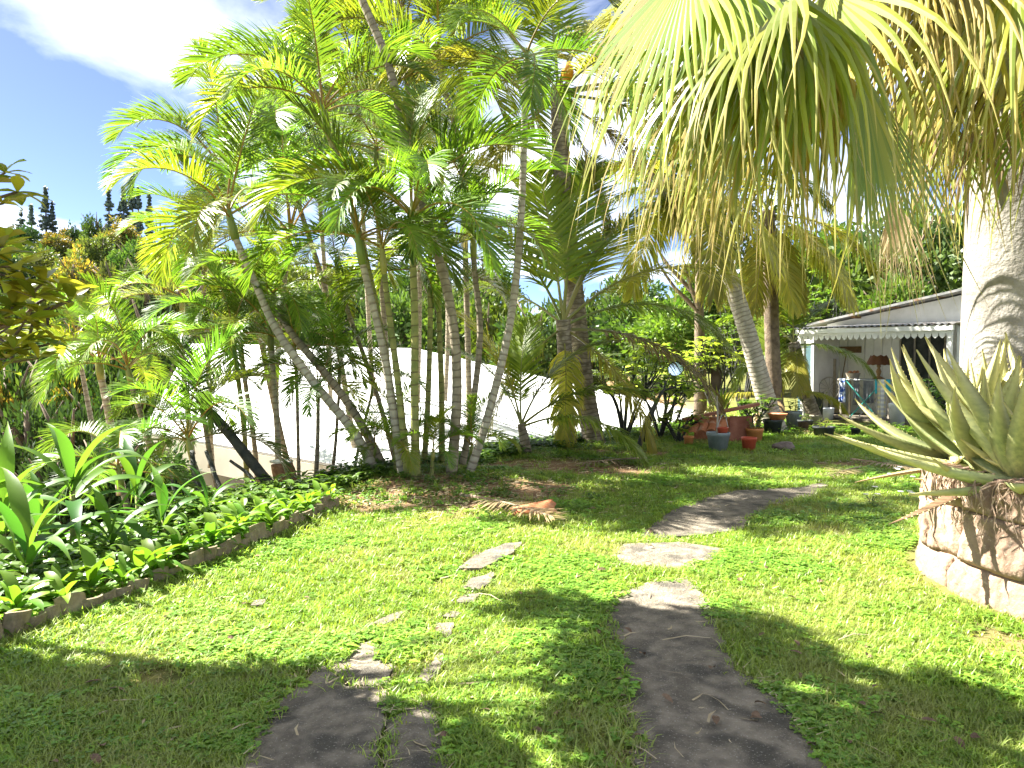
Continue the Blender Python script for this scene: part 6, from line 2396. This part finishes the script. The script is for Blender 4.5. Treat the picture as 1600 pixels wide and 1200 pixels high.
# round mirror on a leaning dark stem
def mirror():
    b = G(996, 702)
    root = empty('mirror_on_stem', b)
    lab(root, 'round blue-tinted mirror on a dark forked stem leaning by the shrubs', 'mirror')
    T = lambda px, py: P(px, py, b.y) - b
    m = MB()
    m.tube(spline([V((0, 0, -.05)), T(1010, 660), T(1030, 620), T(1040, 606)], 10), [.05 - .003 * i for i in range(11)], 7)
    m.tube([T(1034, 612), T(1065, 600)], [.022, .012], 6)
    m.tube([T(1006, 690), T(1022, 640), T(1034, 612)], [.03, .025, .02], 6)
    m.build('stem', M['trunk_dark'], root, True)
    m = MB(); m.tube([T(1037, 606), T(1048, 583)], [.009, .008], 6); m.build('bracket', M['black_plastic'], root)
    c = T(1056, 576)
    rot = Euler((R(72), R(-22), R(6))).to_matrix()
    rot2 = Matrix.Rotation(R(-22), 3, 'Z') @ Matrix.Rotation(R(-14), 3, 'Y') @ Matrix.Rotation(R(66), 3, 'X')
    m = MB()
    pr = [(.0, -.03), (.09, -.025), (.135, -.01), (.14, .0), (.132, .006), (.128, .002)]
    m.lathe(pr, 28)
    h = m.build('housing', M['black_plastic'], root, True); h.location = c; h.rotation_euler = rot2.to_euler(); h.scale = (1, 1, 1)
    m = MB(); m.lathe([(.128, .003), (0, .003)], 28)
    g = m.build('glass', M['mirror'], root); g.location = c; g.rotation_euler = rot2.to_euler()


mirror()


# feathery flame tree behind the curved palm
def flame_tree():
    b = P(1095, 640, 20.0)
    b.z = gz(b.x, b.y)
    root = empty('flame_tree', b)
    lab(root, 'fine-leaved tree spreading behind the curved palm with a few orange blooms', 'tree')
    tk = limbs(5.6, .16, 12, 9, .6)
    tk.build('trunk', M['bark'], root, True)
    random.seed(19)
    cr_ = MB()
    for (px, py, r, n) in [(1060, 300, 1.1, 1200), (1110, 250, 1.3, 1300), (1020, 260, 0.9, 800), (1150, 360, 1.1, 1100), (1180, 400, .7, 700), (1060, 220, 1.2, 1000), (1120, 330, .9, 700), (1190, 330, .9, 700)]:
        c = P(px, py, 20.0 + random.uniform(-.8, .8)) - b
        for _ in range(n):
            q = V((random.gauss(0, .5), random.gauss(0, .5), random.gauss(0, .32)))
            if q.length > 1.2: continue
            o = c + q * r
            d = V((random.uniform(-1, 1), random.uniform(-1, 1), random.uniform(-.7, .2))).normalized()
            cr_.leaf(o, d, V((0, 0, 1)), random.uniform(.12, .22), .07, arch=.3, nseg=2, fold=.1, tint=min(1, max(0, .5 + q.z * .4 + random.uniform(-.3, .3))), mi=1 if random.random() < .012 else 0)
    cr_.build('crown', [M['tree_bright'], M['blossom']], root)


flame_tree()


# ---------------------------------------------------------------- things lying on the ground
def shard():
    b = G(832, 803)
    b.z = gz(b.x, b.y)
    mb = MB()
    n = 10
    vs = []
    for lay in (0, 1):
        for j in range(5):
            for i in range(n + 1):
                a = PI * i / n
                r = (.11 + .03 * j / 4) - .018 * lay
                x = -.22 + .44 * j / 4 + .02 * math.sin(i * 2.1) * (j in (0, 4))
                vs.append((x, math.cos(a) * r, math.sin(a) * r * .85 + .005))
    q = n + 1
    m5 = 5 * q
    fs = []
    for j in range(4):
        for i in range(n):
            a = j * q + i
            fs += [(a, a + 1, a + q + 1, a + q), (m5 + a + 1, m5 + a, m5 + a + q, m5 + a + q + 1)]
    for i in range(n):
        fs += [(i + 1, i, m5 + i, m5 + i + 1), (4 * q + i, 4 * q + i + 1, m5 + 4 * q + i + 1, m5 + 4 * q + i)]
    for j in range(4):
        fs += [(j * q, j * q + q, m5 + j * q + q, m5 + j * q), (j * q + n + q, j * q + n, m5 + j * q + n, m5 + j * q + n + q)]
    mb.add(vs, fs)
    o = mb.build('clay_tile', M['terracotta'], None, True)
    o.location = b; o.rotation_euler = (R(4), R(-5), R(14))
    lab(o, 'orange clay ridge tile lying on the bare earth', 'tile')


shard()


def fallen_frond(px0, py0, px1, py1, s, label, seed, mat):
    a, b = G(px0, py0), G(px1, py1)
    me = pinnate(1.0, .3, 4, 6, 30, .22, .012, -4, .02, seed, [mat, M['root']], r0=.012, bend=.1)
    L = (b - a).length
    o = inst('fallen_frond', me, None, a + V((0, 0, .05 + gz(a.x, a.y))), (0, 0, math.atan2(b.y - a.y, b.x - a.x)), L)
    lab(o, label, 'frond')


fallen_frond(720, 782, 872, 826, 1, 'dry brown palm frond fallen beside the clay tile', 1, M['coco_brown'])
fallen_frond(1330, 722, 1420, 742, 1, 'dry frond and sticks lying by the planter', 2, M['coco_brown'])
fallen_frond(1010, 722, 900, 738, 1, 'withered frond lying along the bank', 3, M['coco_brown'])
fallen_frond(1345, 735, 1300, 755, 1, 'small dry frond at the end of the path', 4, M['coco_brown'])
random.seed(55)
for k, (x0, y0, x1, y1, lb) in enumerate([(748, 934, 786, 948, 'pale twig lying across the stepping stones'), (1035, 1008, 1110, 1005, 'straw stem lying across the dark path slab'),
                                          (1310, 1008, 1358, 1000, 'short dry stick in the sunny lawn'), (1340, 712, 1385, 735, 'grey stick poking out of the heap by the planter')]):
    a, b = G(x0, y0), G(x1, y1)
    m = MB(); m.tube([V((0, 0, .03)), (b - a) * .5 + V((0, .01, .045)), (b - a) + V((0, 0, .03))], [.0035, .003, .0015], 5)
    o = m.build('twig', M['straw']); o.location = a
    lab(o, lb, 'twig')
